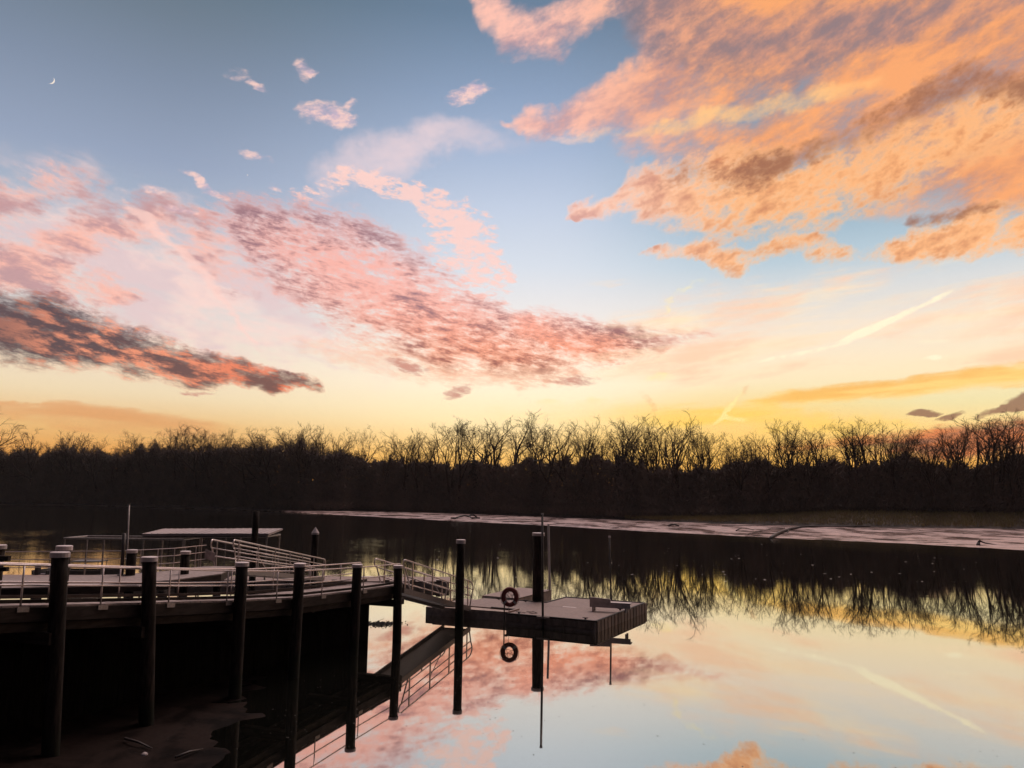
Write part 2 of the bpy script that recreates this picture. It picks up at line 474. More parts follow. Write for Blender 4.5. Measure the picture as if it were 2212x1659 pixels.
def bg(col):
    ga = g.node('ShaderNodeGamma')
    g.put(ga.inputs[0], col)
    ga.inputs[1].default_value = 1.13
    hs = g.node('ShaderNodeHueSaturation')
    hs.inputs['Saturation'].default_value = 1.0
    hs.inputs['Value'].default_value = 1.10
    g.put(hs.inputs['Color'], ga.outputs[0])
    n = g.node('ShaderNodeBackground')
    g.put(n.inputs[0], hs.outputs[0])
    n.inputs[1].default_value = SKY_STRENGTH
    return n.outputs[0]


def either(fac, a, b):
    n = g.node('ShaderNodeMixShader')
    g.put(n.inputs[0], fac)
    g.put(n.inputs[1], a)
    g.put(n.inputs[2], b)
    return n.outputs[0]


SKY_STRENGTH = 1.0
# fill lamp added for the soft light of the glowing cloud overhead
cloud_fill_d = bpy.data.lights.new('sun', 'SUN')
cloud_fill_d.energy = 2.3
cloud_fill_d.angle = R(40)
cloud_fill_d.color = (1.0, 0.80, 0.76)
sun = bpy.data.objects.new('sun', cloud_fill_d)
COL.objects.link(sun)
_sd = Vector((math.sin(R(20)) * math.cos(R(60)), math.cos(R(20)) * math.cos(R(60)), math.sin(R(60))))
sun.rotation_euler = _sd.to_track_quat('Z', 'Y').to_euler()
with_left = clouds(lt, sky)
view = either(g.m('LESS_THAN', AZ, -6.5), bg(clouds(rt, with_left)), bg(with_left))   # no right-hand cloud reaches that far
view = either(g.m('GREATER_THAN', AZ, 17.5), view, bg(clouds(rt, sky)))               # no left-hand cloud reaches that far
view = either(g.m("MAXIMUM", g.m("MAXIMUM", g.m("GREATER_THAN", AWAY, 62.0), g.m("GREATER_THAN", EL, 60.0)), g.m("LESS_THAN", EL, -0.5)), view, bg(sky))
wo = g.node('ShaderNodeOutputWorld')
g.put(wo.inputs[0], view)
world.cycles.sampling_method = 'NONE'
# ------------------------------------------------------------------ materials
def material(name, base, rough=0.7, metallic=0.0, var=0.35, scale=4.0, stretch=(1, 1, 1), bump=0.0, bump_scale=None, base2=None, spec=0.5, detail=5.0):
    """procedural surface: two tones of the same stuff mixed by noise, with fine relief"""
    m = bpy.data.materials.new(name)
    m.use_nodes = True
    nt = m.node_tree
    h = G(nt)
    bs = nt.nodes['Principled BSDF']
    tcn = h.node('ShaderNodeTexCoord')
    v = h.mapping(tcn.outputs['Object'], (0, 0, 0), 0, stretch)
    n = h.noise(v, scale, detail, 0.6)
    b2 = base2 or tuple(c * (1 - var) for c in base)
    col = h.mix(h.rng(n, 0.35, 0.65), (*b2, 1), (*base, 1))
    inf = h.node('ShaderNodeObjectInfo')
    col = h.mix(1.0, col, h.ramp(inf.outputs['Random'], [(0, (0.78, 0.78, 0.78, 1)), (1, (1.15, 1.12, 1.1, 1))], 'LINEAR'), 'MULTIPLY')
    h.put(bs.inputs['Base Color'], col)
    bs.inputs['Roughness'].default_value = rough
    bs.inputs['Metallic'].default_value = metallic
    bs.inputs['Specular IOR Level'].default_value = spec
    if bump:
        bn = h.node('ShaderNodeBump')
        bn.inputs['Strength'].default_value = min(1.0, bump * 10)
        bn.inputs['Distance'].default_value = bump
        h.put(bn.inputs['Height'], h.noise(v, bump_scale or scale * 3, 4, 0.6))
        h.put(bs.inputs['Normal'], bn.outputs[0])
    return m


M = {
    'pile': material('weathered_pile_timber', (0.042, 0.032, 0.027), 0.85, var=0.7, scale=3, stretch=(4, 4, 0.5), bump=0.04, spec=0.15),
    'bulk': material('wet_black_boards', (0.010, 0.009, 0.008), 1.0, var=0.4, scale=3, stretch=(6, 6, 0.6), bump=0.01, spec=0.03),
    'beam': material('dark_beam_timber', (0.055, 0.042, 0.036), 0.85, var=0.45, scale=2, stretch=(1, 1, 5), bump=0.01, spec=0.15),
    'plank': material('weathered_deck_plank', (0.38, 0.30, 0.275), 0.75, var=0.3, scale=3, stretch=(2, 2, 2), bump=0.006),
    'cap': material('white_pile_cap', (0.66, 0.57, 0.56), 0.5, var=0.2, scale=6),
    'alu': material('brushed_aluminium', (0.60, 0.52, 0.50), 0.38, metallic=0.65, var=0.15, scale=12),
    'grate': material('aluminium_tread', (0.28, 0.24, 0.23), 0.55, metallic=0.5, var=0.3, scale=20),
    'concrete': material('float_concrete', (0.50, 0.40, 0.34), 0.85, var=0.35, scale=3, bump=0.01),
    'floatdeck': material('float_deck_coating', (0.30, 0.215, 0.185), 0.7, var=0.2, scale=5, bump=0.004),
    'fender': material('fender_timber', (0.32, 0.24, 0.195), 0.85, var=0.5, scale=2, stretch=(3, 3, .6), bump=0.01),
    'strip': material('rubber_edge_strip', (0.035, 0.03, 0.028), 0.7, scale=8),
    'steel': material('dark_steel_pipe', (0.06, 0.052, 0.05), 0.5, metallic=0.5, scale=6),
    'white': material('white_painted_pipe', (0.72, 0.66, 0.64), 0.5, var=0.15, scale=6),
    'roof': material('pale_roof_sheet', (0.42, 0.34, 0.325), 0.5, var=0.2, scale=5, stretch=(8, 1, 1)),
    'frame': material('grey_frame_pipe', (0.34, 0.30, 0.28), 0.5, metallic=0.3, scale=8),
    'red': material('red_buoy_foam', (0.22, 0.022, 0.018), 0.55, var=0.3, scale=8),
    'rope': material('faded_rope', (0.42, 0.34, 0.30), 0.9, scale=30),
    'hull': material('dark_boat_hull', (0.035, 0.037, 0.045), 0.4, scale=5),
    'seat': material('pale_boat_seat', (0.40, 0.33, 0.36), 0.6, scale=8),
    'bench': material('grey_bench_plastic', (0.50, 0.44, 0.43), 0.5, var=0.2, scale=6),
    'bark': material('dark_bark', (0.050, 0.036, 0.028), 0.9, var=0.4, scale=3),
    'twig': material('bare_twigs', (0.062, 0.042, 0.032), 0.9, var=0.4, scale=0.8),
    'ivy': material('ivy_leaves', (0.030, 0.036, 0.020), 0.7, var=0.5, scale=1.5),
    'brush': material('winter_thicket', (0.165, 0.128, 0.106), 0.9, var=0.55, scale=0.11, base2=(0.115, 0.096, 0.082), detail=8),
    'grass': material('dull_bank_grass', (0.34, 0.29, 0.12), 0.9, var=0.5, scale=0.5, base2=(0.28, 0.22, 0.11)),
    'earth': material('dark_bank_earth', (0.075, 0.06, 0.05), 0.9, var=0.5, scale=0.4, bump=0.05),
    'drift': material('wet_driftwood', (0.045, 0.034, 0.032), 0.6, var=0.4, scale=2, bump=0.02),
    'sign': material('faded_sign_board', (0.46, 0.38, 0.37), 0.6, var=0.3, scale=5),
    'weed': material('floating_weed_leaf', (0.022, 0.020, 0.015), 0.7, scale=5),
    'leafdark': material('sunken_dark_leaf', (0.05, 0.035, 0.025), 0.6, scale=9),
    'foam': material('pale_floating_scrap', (0.75, 0.66, 0.60), 0.6, scale=9),
}


def water_material():
    m = bpy.data.materials.new('still_river_water')
    m.use_nodes = True
    nt = m.node_tree
    nt.nodes.clear()
    h = G(nt)
    tcn = h.node('ShaderNodeTexCoord')
    o = tcn.outputs['Object']
    n1 = h.noise(h.mapping(o, (0, 0, 0), 0.12, (0.30, 1.7, 1)), 1.0, 3, 0.5)
    n2 = h.noise(h.mapping(o, (7, 3, 0), 0.1, (0.05, 0.035, 1)), 1.0, 3, 0.5)
    bn = h.node('ShaderNodeBump')
    bn.inputs['Strength'].default_value = 1.0
    bn.inputs['Distance'].default_value = 0.022
    so = h.node('ShaderNodeSeparateXYZ')
    h.put(so.inputs[0], o)
    far = h.rng(so.outputs[1], 42, 130, 0.02, 1.0)             # calm by the dock, faintly ruffled farther out
    h.put(bn.inputs['Height'], h.m('MULTIPLY', n1, h.m('MULTIPLY', far, h.rng(n2, 0.35, 0.7, 0.35, 1.0))))
    gl = h.node('ShaderNodeBsdfGlossy')
    gl.inputs['Color'].default_value = (0.98, 0.96, 0.89, 1)
    gl.inputs['Roughness'].default_value = 0.02
    h.put(gl.inputs['Normal'], bn.outputs[0])
    df = h.node('ShaderNodeBsdfDiffuse')
    df.inputs['Color'].default_value = (0.010, 0.010, 0.008, 1)
    fr = h.node('ShaderNodeFresnel')
    fr.inputs[0].default_value = 1.33
    h.put(fr.inputs[1], bn.outputs[0])
    mx = h.node('ShaderNodeMixShader')
    h.put(mx.inputs[0], h.rng(fr.outputs[0], 0.02, 0.75, 0.60, 0.98, False))
    h.put(mx.inputs[1], df.outputs[0])
    h.put(mx.inputs[2], gl.outputs[0])
    out = h.node('ShaderNodeOutputMaterial')
    h.put(out.inputs[0], mx.outputs[0])
    return m


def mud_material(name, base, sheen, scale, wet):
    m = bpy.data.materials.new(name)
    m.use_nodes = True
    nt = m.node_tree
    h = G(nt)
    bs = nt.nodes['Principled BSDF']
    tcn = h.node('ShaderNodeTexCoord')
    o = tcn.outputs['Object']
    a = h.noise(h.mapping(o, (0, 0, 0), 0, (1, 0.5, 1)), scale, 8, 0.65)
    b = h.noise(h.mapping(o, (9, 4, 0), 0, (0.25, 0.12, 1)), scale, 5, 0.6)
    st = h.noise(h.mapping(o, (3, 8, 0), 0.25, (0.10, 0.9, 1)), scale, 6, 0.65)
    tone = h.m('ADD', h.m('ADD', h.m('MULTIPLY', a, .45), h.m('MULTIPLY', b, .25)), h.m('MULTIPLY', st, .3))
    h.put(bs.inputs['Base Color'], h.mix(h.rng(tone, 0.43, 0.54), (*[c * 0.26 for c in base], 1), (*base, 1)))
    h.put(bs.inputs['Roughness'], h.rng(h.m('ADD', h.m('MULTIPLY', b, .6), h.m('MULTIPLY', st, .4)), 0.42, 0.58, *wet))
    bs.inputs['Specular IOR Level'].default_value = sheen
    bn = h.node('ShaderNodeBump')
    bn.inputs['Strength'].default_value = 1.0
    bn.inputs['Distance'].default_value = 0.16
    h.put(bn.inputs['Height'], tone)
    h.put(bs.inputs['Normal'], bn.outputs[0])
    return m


def stain(mat, z0, z1, col):
    """tide stain: darker, greener wood below a ragged line"""
    nt = mat.node_tree
    h = G(nt)
    bs = nt.nodes['Principled BSDF']
    src = bs.inputs['Base Color'].links[0].from_socket
    tcn = h.node('ShaderNodeTexCoord')
    sp_ = h.node('ShaderNodeSeparateXYZ')
    h.put(sp_.inputs[0], tcn.outputs['Object'])
    zz = h.m('ADD', sp_.outputs[2], h.m('MULTIPLY', h.noise(h.mapping(tcn.outputs['Object'], (0, 0, 0), 0, (3, 3, .8)), 1.0, 4, .6), -0.9))
    h.put(bs.inputs['Base Color'], h.mix(h.rng(zz, z0, z1), (*col, 1), src))


stain(M['pile'], 0.1, 0.6, (0.016, 0.017, 0.012))
M['water'] = water_material()
M['mudflat'] = mud_material('wet_mud_flat', (0.47, 0.325, 0.295), 0.5, 0.55, (0.12, 0.6))
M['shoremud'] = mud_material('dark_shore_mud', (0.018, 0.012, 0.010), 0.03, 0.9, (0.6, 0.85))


def emissive(name, col, strength):
    m = bpy.data.materials.new(name)
    m.use_nodes = True
    nt = m.node_tree
    bs = nt.nodes['Principled BSDF']
    bs.inputs['Base Color'].default_value = (0, 0, 0, 1)
    bs.inputs['Emission Color'].default_value = col
    bs.inputs['Emission Strength'].default_value = strength
    return m


M['moon'] = emissive('sunlit_moon', lin((236, 226, 214)), 1.0)

# ------------------------------------------------------------------ mesh helpers
random.seed(7)


class MB:
    """collects boxes, tubes and sheets in world coordinates; build() links them as one mesh object"""
    def __init__(self):
        self.v, self.f = [], []

    def quad(self, *p):
        i = len(self.v)
        self.v += [tuple(q) for q in p]
        self.f.append(tuple(range(i, i + len(p))))

    def box(self, a, b, side, w, h, up=Vector((0, 0, 1)), drop=0.0):
        """beam from a to b; w across (along side), h deep, its top face through a and b less drop"""
        a, b, s = Vector(a), Vector(b), Vector(side).normalized() * (w / 2)
        u = Vector(up)
        t, l = u * (-drop), u * (-drop - h)
        i = len(self.v)
        self.v += [tuple(q) for q in (a - s + t, a + s + t, b + s + t, b - s + t, a - s + l, a + s + l, b + s + l, b - s + l)]
        for q in ((0, 1, 2, 3), (7, 6, 5, 4), (0, 4, 5, 1), (1, 5, 6, 2), (2, 6, 7, 3), (3, 7, 4, 0)):
            self.f.append(tuple(i + k for k in reversed(q)))
        return self

    def block(self, x0, x1, y0, y1, z0, z1):
        return self.box((x0, (y0 + y1) / 2, z1), (x1, (y0 + y1) / 2, z1), (0, 1, 0), y1 - y0, z1 - z0)

    def prism(self, poly, z0, z1):
        n = len(poly)
        i = len(self.v)
        self.v += [(p[0], p[1], z1) for p in poly] + [(p[0], p[1], z0) for p in poly]
        self.f.append(tuple(range(i, i + n)))
        self.f.append(tuple(range(i + 2 * n - 1, i + n - 1, -1)))
        for k in range(n):
            k2 = (k + 1) % n
            self.f.append((i + k, i + n + k, i + n + k2, i + k2))
        return self

    def tube(self, pts, rad, sides=8, caps=True):
        pts = [Vector(p) for p in pts]
        rads = rad if isinstance(rad, (list, tuple)) else [rad] * len(pts)
        i0 = len(self.v)
        prev = None
        for k, p in enumerate(pts):
            d = (pts[min(k + 1, len(pts) - 1)] - pts[max(k - 1, 0)]).normalized()
            if prev is None:
                x = d.cross(Vector((0, 0, 1)) if abs(d.z) < 0.9 else Vector((1, 0, 0))).normalized()
            else:
                x = (prev - d * prev.dot(d)).normalized()
            prev = x
            y = d.cross(x)
            for q in range(sides):
                a = 2 * math.pi * q / sides
                self.v.append(tuple(p + (x * math.cos(a) + y * math.sin(a)) * rads[k]))
        for k in range(len(pts) - 1):
            for q in range(sides):
                q2 = (q + 1) % sides
                a = i0 + k * sides
                self.f.append((a + q, a + q2, a + sides + q2, a + sides + q))
        if caps:
            self.f.append(tuple(i0 + q for q in range(sides - 1, -1, -1)))
            e = i0 + (len(pts) - 1) * sides
            self.f.append(tuple(e + q for q in range(sides)))
        return self

    def mesh(self, name, origin=(0, 0, 0)):
        ox, oy, oz = origin
        me = bpy.data.meshes.new(name)
        me.from_pydata([(x - ox, y - oy, z - oz) for x, y, z in self.v], [], self.f)
        me.update()
        return me

    def build(self, name, mat, parent=None, smooth=False, origin=None):
        root = parent
        while root is not None and root.parent is not None:
            root = root.parent
        org = tuple(root.location) if root is not None else (origin or (0, 0, 0))
        me = self.mesh(name, org)
        me.materials.append(mat)
        if smooth:
            me.polygons.foreach_set('use_smooth', [True] * len(me.polygons))
        o = bpy.data.objects.new(name, me)
        COL.objects.link(o)
        if parent is not None:
            o.parent = parent
        else:
            o.location = org
        return o


def tag(o, label=None, cat=None, group=None, kind=None):
    for k, v in (('label', label), ('category', cat), ('group', group), ('kind', kind)):
        if v:
            o[k] = v
    return o


def thing(name, label, cat, loc, grp=None):
    o = bpy.data.objects.new(name, None)
    o.location = loc
    o.empty_display_size = 0.2
    COL.objects.link(o)
    return tag(o, label, cat, grp)


def copy_tree(o, parent=None):
    c = o.copy()
    COL.objects.link(c)
    c.parent = parent
    for ch in list(o.children):
        copy_tree(ch, c)
    return c


def lerp_list(pts, x):
    """piecewise linear through (x, y) pairs"""
    if x <= pts[0][0]:
        return pts[0][1]
    for (x0, y0), (x1, y1) in zip(pts, pts[1:]):
        if x <= x1:
            return y0 + (y1 - y0) * (x - x0) / (x1 - x0)
    return pts[-1][1]


def arc(c, r, a0, a1, ex, ey, n=7):
    return [Vector(c) + (Vector(ex) * math.cos(a0 + (a1 - a0) * k / n) + Vector(ey) * math.sin(a0 + (a1 - a0) * k / n)) * r for k in range(n + 1)]


UP = Vector((0, 0, 1))

# ------------------------------------------------------------------ river, far bank, near shore
b = MB()
b.quad((-4000, -60, 0), (4000, -60, 0), (4000, 6000, 0), (-4000, 6000, 0))
tag(b.build('river', M['water']), 'still dark river mirroring the sunset sky', kind='structure')

EDGE = [(-700, 1084), (-300, 1086), (0, 1088), (170, 1090), (300, 1093.5), (440, 1098), (603, 1104.6), (829, 1118), (956, 1124.5), (1168, 1135), (1405, 1149), (1668, 1162),
        (1952, 1175), (2212, 1190), (2700, 1216)]
TOP = [(-700, 1083.5), (-300, 1085.5), (0, 1087.5), (170, 1089.5), (300, 1092.9), (440, 1097.3), (603, 1102.6), (700, 1103.8), (829, 1105), (956, 1108), (1168, 1116), (1405, 1125.6), (1624, 1133),
       (1770, 1137), (2212, 1143), (2700, 1150)]


def slope_up(px, q):
    """the open grassy slope at the right climbs towards the wood"""
    k = max(0.0, min(1.0, (px - 1350) / 450.0))
    return k * lerp_list([(1.2, 0), (10, 1.3), (22, 2.6), (34, 1.5), (60, 0)], q)


rows_mud, rows_bank = [], []
BANKPTS = []
for k in range(0, 171):
    px = -700 + 20 * k
    e = at_z(px, lerp_list(EDGE, px) + max(0.0, min(1.0, (px - 450) / 250)) * (1.3 * mnoise.noise(Vector((px * 0.013, 3, 0))) + 0.9 * mnoise.noise(Vector((px * 0.05, 9, 0)))), 0.0)
    t = at_z(px, lerp_list(TOP, px) + max(0.0, min(1.0, (px - 450) / 250)) * 0.9 * mnoise.noise(Vector((px * 0.02, 7, 0))), 0.45)
    rad = Vector((t.x, t.y, 0)).normalized()
    BANKPTS.append((px, t, rad))
    nz = lambda q: mnoise.noise(Vector((px * 0.05, q * 3.1, 0)))
    rows_mud.append([e - rad * 4 - UP * 0.5, e - rad * 0.3 - UP * 0.02, e + (t - e) * 0.18 + UP * (0.04 + 0.03 * nz(1)), e + (t - e) * 0.5 + UP * (0.02 + 0.10 * nz(2)), e + (t - e) * 0.8 + UP * (0.05 * nz(3)), t])
    g0 = t + rad * 1.2
    rows_bank.append([t - rad * 0.5 - UP * 0.3, Vector((g0.x, g0.y, 1.15 + 0.25 * nz(4)))] + [Vector((t.x + rad.x * q, t.y + rad.y * q, z + slope_up(px, q) + 0.3 * nz(q))) for q, z in ((2.2, 1.3), (4, 1.5), (10, 1.9), (22, 3.0), (34, 7.0), (50, 11.0), (250, 12), (2500, 12))])


def sheet(rows):
    m = MB()
    n = len(rows[0])
    m.v = [tuple(p) for r in rows for p in r]
    for i in range(len(rows) - 1):
        for j in range(n - 1):
            a = i * n + j
            m.f.append((a, a + n, a + n + 1, a + 1))
    return m


tag(sheet(rows_mud).build('mud_flat', M['mudflat'], smooth=True), 'pale wet mud flat along the far bank', kind='structure')
tag(sheet(rows_bank).build('river_bank', M['earth'], smooth=True), 'grassy far river bank below the trees', kind='structure')


def bank_at(px, off=0.0, z=None):
    i = max(0, min(len(BANKPTS) - 2, int((px + 700) / 20)))
    (p0, t0, r0), (p1, t1, r1) = BANKPTS[i], BANKPTS[i + 1]
    k = (px - p0) / (p1 - p0)
    t, r = t0.lerp(t1, k), r0.lerp(r1, k).normalized()
    p = t + r * off
    zz = lerp_list([(-1, 0.45), (1.2, 1.15), (4, 1.5), (10, 1.9), (22, 3.0), (34, 6.0), (50, 8.5)], off) + slope_up(px, off) if z is None else z
    return Vector((p.x, p.y, zz))


# near shore: muddy slope under the left end of the pier
shore = [at_z(px, py, 0) for px, py in ((360, 1830), (435, 1700), (470, 1655), (505, 1600), (530, 1550), (545, 1500), (555, 1450), (540, 1405), (500, 1372), (400, 1350), (200, 1340), (0, 1338), (-500, 1336))]


def shore_dist(x, y):
    best, sgn = 1e9, 1
    p = Vector((x, y))
    for a, c in zip(shore, shore[1:]):
        a2, c2 = Vector((a.x, a.y)), Vector((c.x, c.y))
        d = c2 - a2
        t = max(0, min(1, (p - a2).dot(d) / d.length_squared))
        q = a2 + d * t
        r = (p - q).length
        if r < best:
            best = r
            sgn = 1 if d.x * (p.y - q.y) - d.y * (p.x - q.x) > 0 else -1
    return best * sgn


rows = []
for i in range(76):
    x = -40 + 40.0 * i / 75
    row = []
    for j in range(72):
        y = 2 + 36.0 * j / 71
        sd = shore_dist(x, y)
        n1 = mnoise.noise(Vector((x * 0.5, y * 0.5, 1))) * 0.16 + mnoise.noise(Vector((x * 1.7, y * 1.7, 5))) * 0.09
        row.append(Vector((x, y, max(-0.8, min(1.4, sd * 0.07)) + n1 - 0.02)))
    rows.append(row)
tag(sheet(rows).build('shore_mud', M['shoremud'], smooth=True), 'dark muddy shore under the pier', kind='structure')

# ------------------------------------------------------------------ far trees
import numpy as np


def grow_tree(seed, height, spread, fork, dense, clear):
    """bare tree with a rounded crown, base at the origin; clear is the branch-free share of the trunk"""
    rnd = random.Random(seed)
    trunk, crown = MB(), MB()

    def branch(p, d, length, r, lvl):
        n = (7, 6, 5, 3, 2)[lvl]
        pts, rad = [p.copy()], [r]
        j = (0.10, 0.20, 0.26, 0.30, 0.3)[lvl]
        for k in range(n):
            d = (d + Vector((rnd.uniform(-j, j), rnd.uniform(-j, j), rnd.uniform(-j, j) + (0.04, 0.07, 0.05, 0.03, 0.0)[lvl]))).normalized()
            p = p + d * (length / n)
            pts.append(p.copy())
            rad.append(max(0.024, r * (1 - (0.62, 0.74, 0.8, 0.8, 0.8)[lvl] * (k + 1) / n)))
        if lvl <= 2:
            (trunk if lvl == 0 else crown).tube(pts, rad, (7, 5, 3)[lvl], caps=False)
        else:
            w = 0.027 if lvl == 3 else 0.018
            s = d.cross(Vector((rnd.uniform(-1, 1), rnd.uniform(-1, 1), 0.3))).normalized() * w
            mid_p = pts[len(pts) // 2]
            crown.quad(pts[0] - s, pts[0] + s, mid_p + s * 0.7, mid_p - s * 0.7)
            crown.quad(mid_p - s * 0.7, mid_p + s * 0.7, pts[-1])
        if lvl == 4:
            return
        nch = max(2, int(round((fork, 6, 7, 5)[lvl] * (dense if lvl else 1))))
        for c in range(nch):
            if lvl == 0:
                t = clear + (1 - clear) * (c + rnd.uniform(.2, 1.0)) / nch
            else:
                t = 0.28 + 0.72 * (c + rnd.random()) / nch
            t = min(0.999, t)
            i = min(n - 1, int(t * n))
            q = pts[i].lerp(pts[i + 1], t * n - i)
            dd = (pts[i + 1] - pts[i]).normalized()
            side = Matrix.Rotation(c * 2.4 + rnd.uniform(-.5, .5) if lvl == 0 else rnd.uniform(0, 6.283), 3, dd) @ dd.orthogonal().normalized()
            tilt = rnd.uniform(*((0.35, 0.85), (0.40, 0.85), (0.5, 1.0), (0.5, 1.1))[lvl]) * spread
            nd = (dd * math.cos(tilt) + side * math.sin(tilt)).normalized()
            if lvl == 0:
                nl = height * rnd.uniform(0.30, 0.44) * (1.15 - 0.35 * t)
            else:
                nl = length * rnd.uniform(*((0, 0), (0.42, 0.66), (0.40, 0.62), (0.5, 0.8))[lvl]) * (1.15 - 0.45 * t)
            branch(q, nd, nl, max(0.024, rad[i] * rnd.uniform(0.52, 0.78)), lvl + 1)

    branch(Vector((0, 0, -0.3)), Vector((rnd.uniform(-.08, .08), rnd.uniform(-.08, .08), 1)).normalized(), height * 0.66, height * 0.0175, 0)
    if seed % 2:                       # a second leader from low down
        branch(Vector((0.05, 0, height * 0.25)), Vector((rnd.uniform(-.45, .45), rnd.uniform(-.3, .3), 1)).normalized(), height * 0.46, height * 0.0115, 0)
    return trunk, crown


PROTO = []
for k, (spread, fork, dense, upr) in enumerate(((0.95, 6, 0.72, .50), (0.80, 6, 0.75, .45), (1.1, 5, 0.8, .42), (0.7, 6, 0.7, .40), (1.05, 6, 0.85, .38), (1.1, 4, 0.8, .62), (0.85, 5, 0.62, .5), (0.65, 5, 0.62, .55),
                                              (0.55, 9, 0.6, .30), (1.25, 5, 0.7, .55), (0.9, 8, 0.6, .34), (0.75, 4, 0.9, .66))):
    t, c = grow_tree(100 + k, 20.0, spread, fork, dense, upr)
    tm, cm = t.mesh('trunk'), c.mesh('crown')
    tm.materials.append(M['bark'])
    cm.materials.append(M['twig'])
    top = max(v[2] for v in c.v)
    PROTO.append((tm, cm, top))


def ivy_mesh(seed, h, r):
    rnd = random.Random(seed)
    m = MB()
    for _ in range(900):
        z = h * rnd.random() ** 0.8
        rr = r * (0.35 + 0.65 * rnd.random()) * (1.0 - 0.5 * z / h) * (1 + 0.4 * math.sin(z * 1.7 + seed))
        a = rnd.uniform(0, 6.283)
        p = Vector((rr * math.cos(a), rr * math.sin(a), z))
        u = Vector((rnd.uniform(-1, 1), rnd.uniform(-1, 1), rnd.uniform(-1, 1))).normalized() * 0.22
        w = u.orthogonal().normalized() * 0.2
        m.quad(p - u, p + w, p + u, p - w)
    return m


IVY = []
for k in range(2):
    im = ivy_mesh(k, 11.0, 1.3).mesh('ivy')
    im.materials.append(M['ivy'])
    IVY.append(im)

TREES = [(70, 921, 4, 1.1), (108, 940, 1, 1), (140, 927, 3, 1), (160, 924, 6, 1), (186, 938, 0, 1), (212, 938, 2, 1), (240, 941, 5, 1), (272, 923, 2, 1.1), (310, 933, 1, 1), (345, 926, 4, 1), (375, 916, 0, 1),
         (396, 912, 1, 1), (425, 910, 2, 1), (447, 918, 3, 1), (466, 919, 6, 1), (500, 933, 4, 1), (525, 932, 0, 1), (547, 924, 1, 1), (572, 922, 4, 1), (592, 919, 2, 1), (628, 908, 0, 1.05), (646, 909, 1, 1),
         (672, 911, 4, 1), (696, 913, 0, 1), (716, 932, 3, 1), (738, 932, 5, 1), (775, 915, 5, 0.8), (808, 931, 6, 0.8), (826, 949, 7, 0.9), (868, 920, 1, 0.8), (886, 921, 7, 0.9), (904, 932, 6, .9), (926, 939, 3, .9),
         (946, 925, 0, .9), (975, 906, 1, .95), (987, 907, 3, 1), (1030, 896, 5, 1.1), (1062, 894, 2, 1.0), (1098, 886, 0, 1.0), (1147, 886, 5, 1.0), (1166, 896, 2, 1), (1190, 911, 6, .9), (1226, 896, 7, 1.0), (1246, 894, 6, 1),
         (1286, 906, 1, 1), (1316, 903, 4, 1), (1345, 895, 0, 1), (1376, 898, 3, 1), (1406, 892, 1, 1), (1440, 881, 6, 1.0), (1470, 899, 2, 1.05), (1512, 911, 0, 1), (1546, 924, 4, 1), (1580, 937, 1, 1), (1606, 935, 3, 1),
         (1632, 926, 1, 1), (1660, 921, 7, 1), (1706, 901, 3, 1), (1730, 906, 1, 1), (1778, 907, 0, .85), (1810, 930, 2, 1), (1832, 911, 6, 1), (1866, 896, 2, 1.05), (1890, 896, 0, 1.1), (1920, 906, 4, 1), (1946, 919, 1, 1),
         (1996, 919, 6, .9), (2030, 921, 2, 1), (2066, 911, 1, 1), (2096, 886, 6, 1), (2142, 883, 0, 1), (2166, 881, 5, 1), (2190, 896, 2, 1), (2212, 900, 1, 1), (2250, 890, 4, 1), (-10, 945, 1, 1), (25, 952, 4, 1), (-112, 838, 2, 1.0)]
SPECIAL = {70: 'lone broad-crowned bare tree at the left end of the far tree line', 775: 'flat-topped bare tree standing alone above the thicket left of the gap',
           868: 'slim pale bare tree just right of the gap in the tree line', 1147: 'ivy-clad forked tree, darkest trunk in the middle of the tree line',
           1345: 'ivy-wrapped bare tree between the tallest tree and the line middle', 1440: 'tallest bare tree of the far bank, its reflection reaching farthest down',
           1030: 'wide forked bare tree with a vine-covered trunk on the far bank', 1778: 'round-topped bare tree standing clear beside a gap in the right tree line',
           1890: 'broad fan-shaped bare tree in the right tree line', 2096: 'tall thin bare tree against the red cloud bank at right',
           2166: 'tall bare tree at the right frame edge against dark cloud scraps', 272: 'broad bare tree with a dark vine clump in the left tree line',
           425: 'highest bare tree of the left tree line', 628: 'tall dense bare tree above the far end of the mud flat', 1098: 'tall open-forked bare tree left of the ivy-clad one',
           -112: 'nearer bare tree at the left frame edge, only twig tips showing'}
SHORT = {70: 'the lone broad-crowned tree at far left', 272: 'the tree with the vine clump', 425: 'the highest tree of the left part', 628: 'the tall dense tree above the mud flat end',
         775: 'the flat-topped tree', 868: 'the slim tree beside the gap', 1030: 'the wide forked vine-trunk tree', 1098: 'the open-forked tall tree', 1147: 'the ivy-clad forked tree',
         1345: 'the ivy-wrapped tree', 1440: 'the tallest tree', 1778: 'the round-topped tree', 1890: 'the broad fan-shaped tree', 2096: 'the tall thin tree by the red cloud', 2166: 'the tall right-edge tree'}
ORD = ('first', 'second', 'third', 'fourth', 'fifth', 'sixth', 'seventh', 'eighth', 'ninth', 'tenth', 'eleventh', 'twelfth')
GENERIC = 'partly hidden bare tree behind the front row of the far tree line'
rnd = random.Random(21)


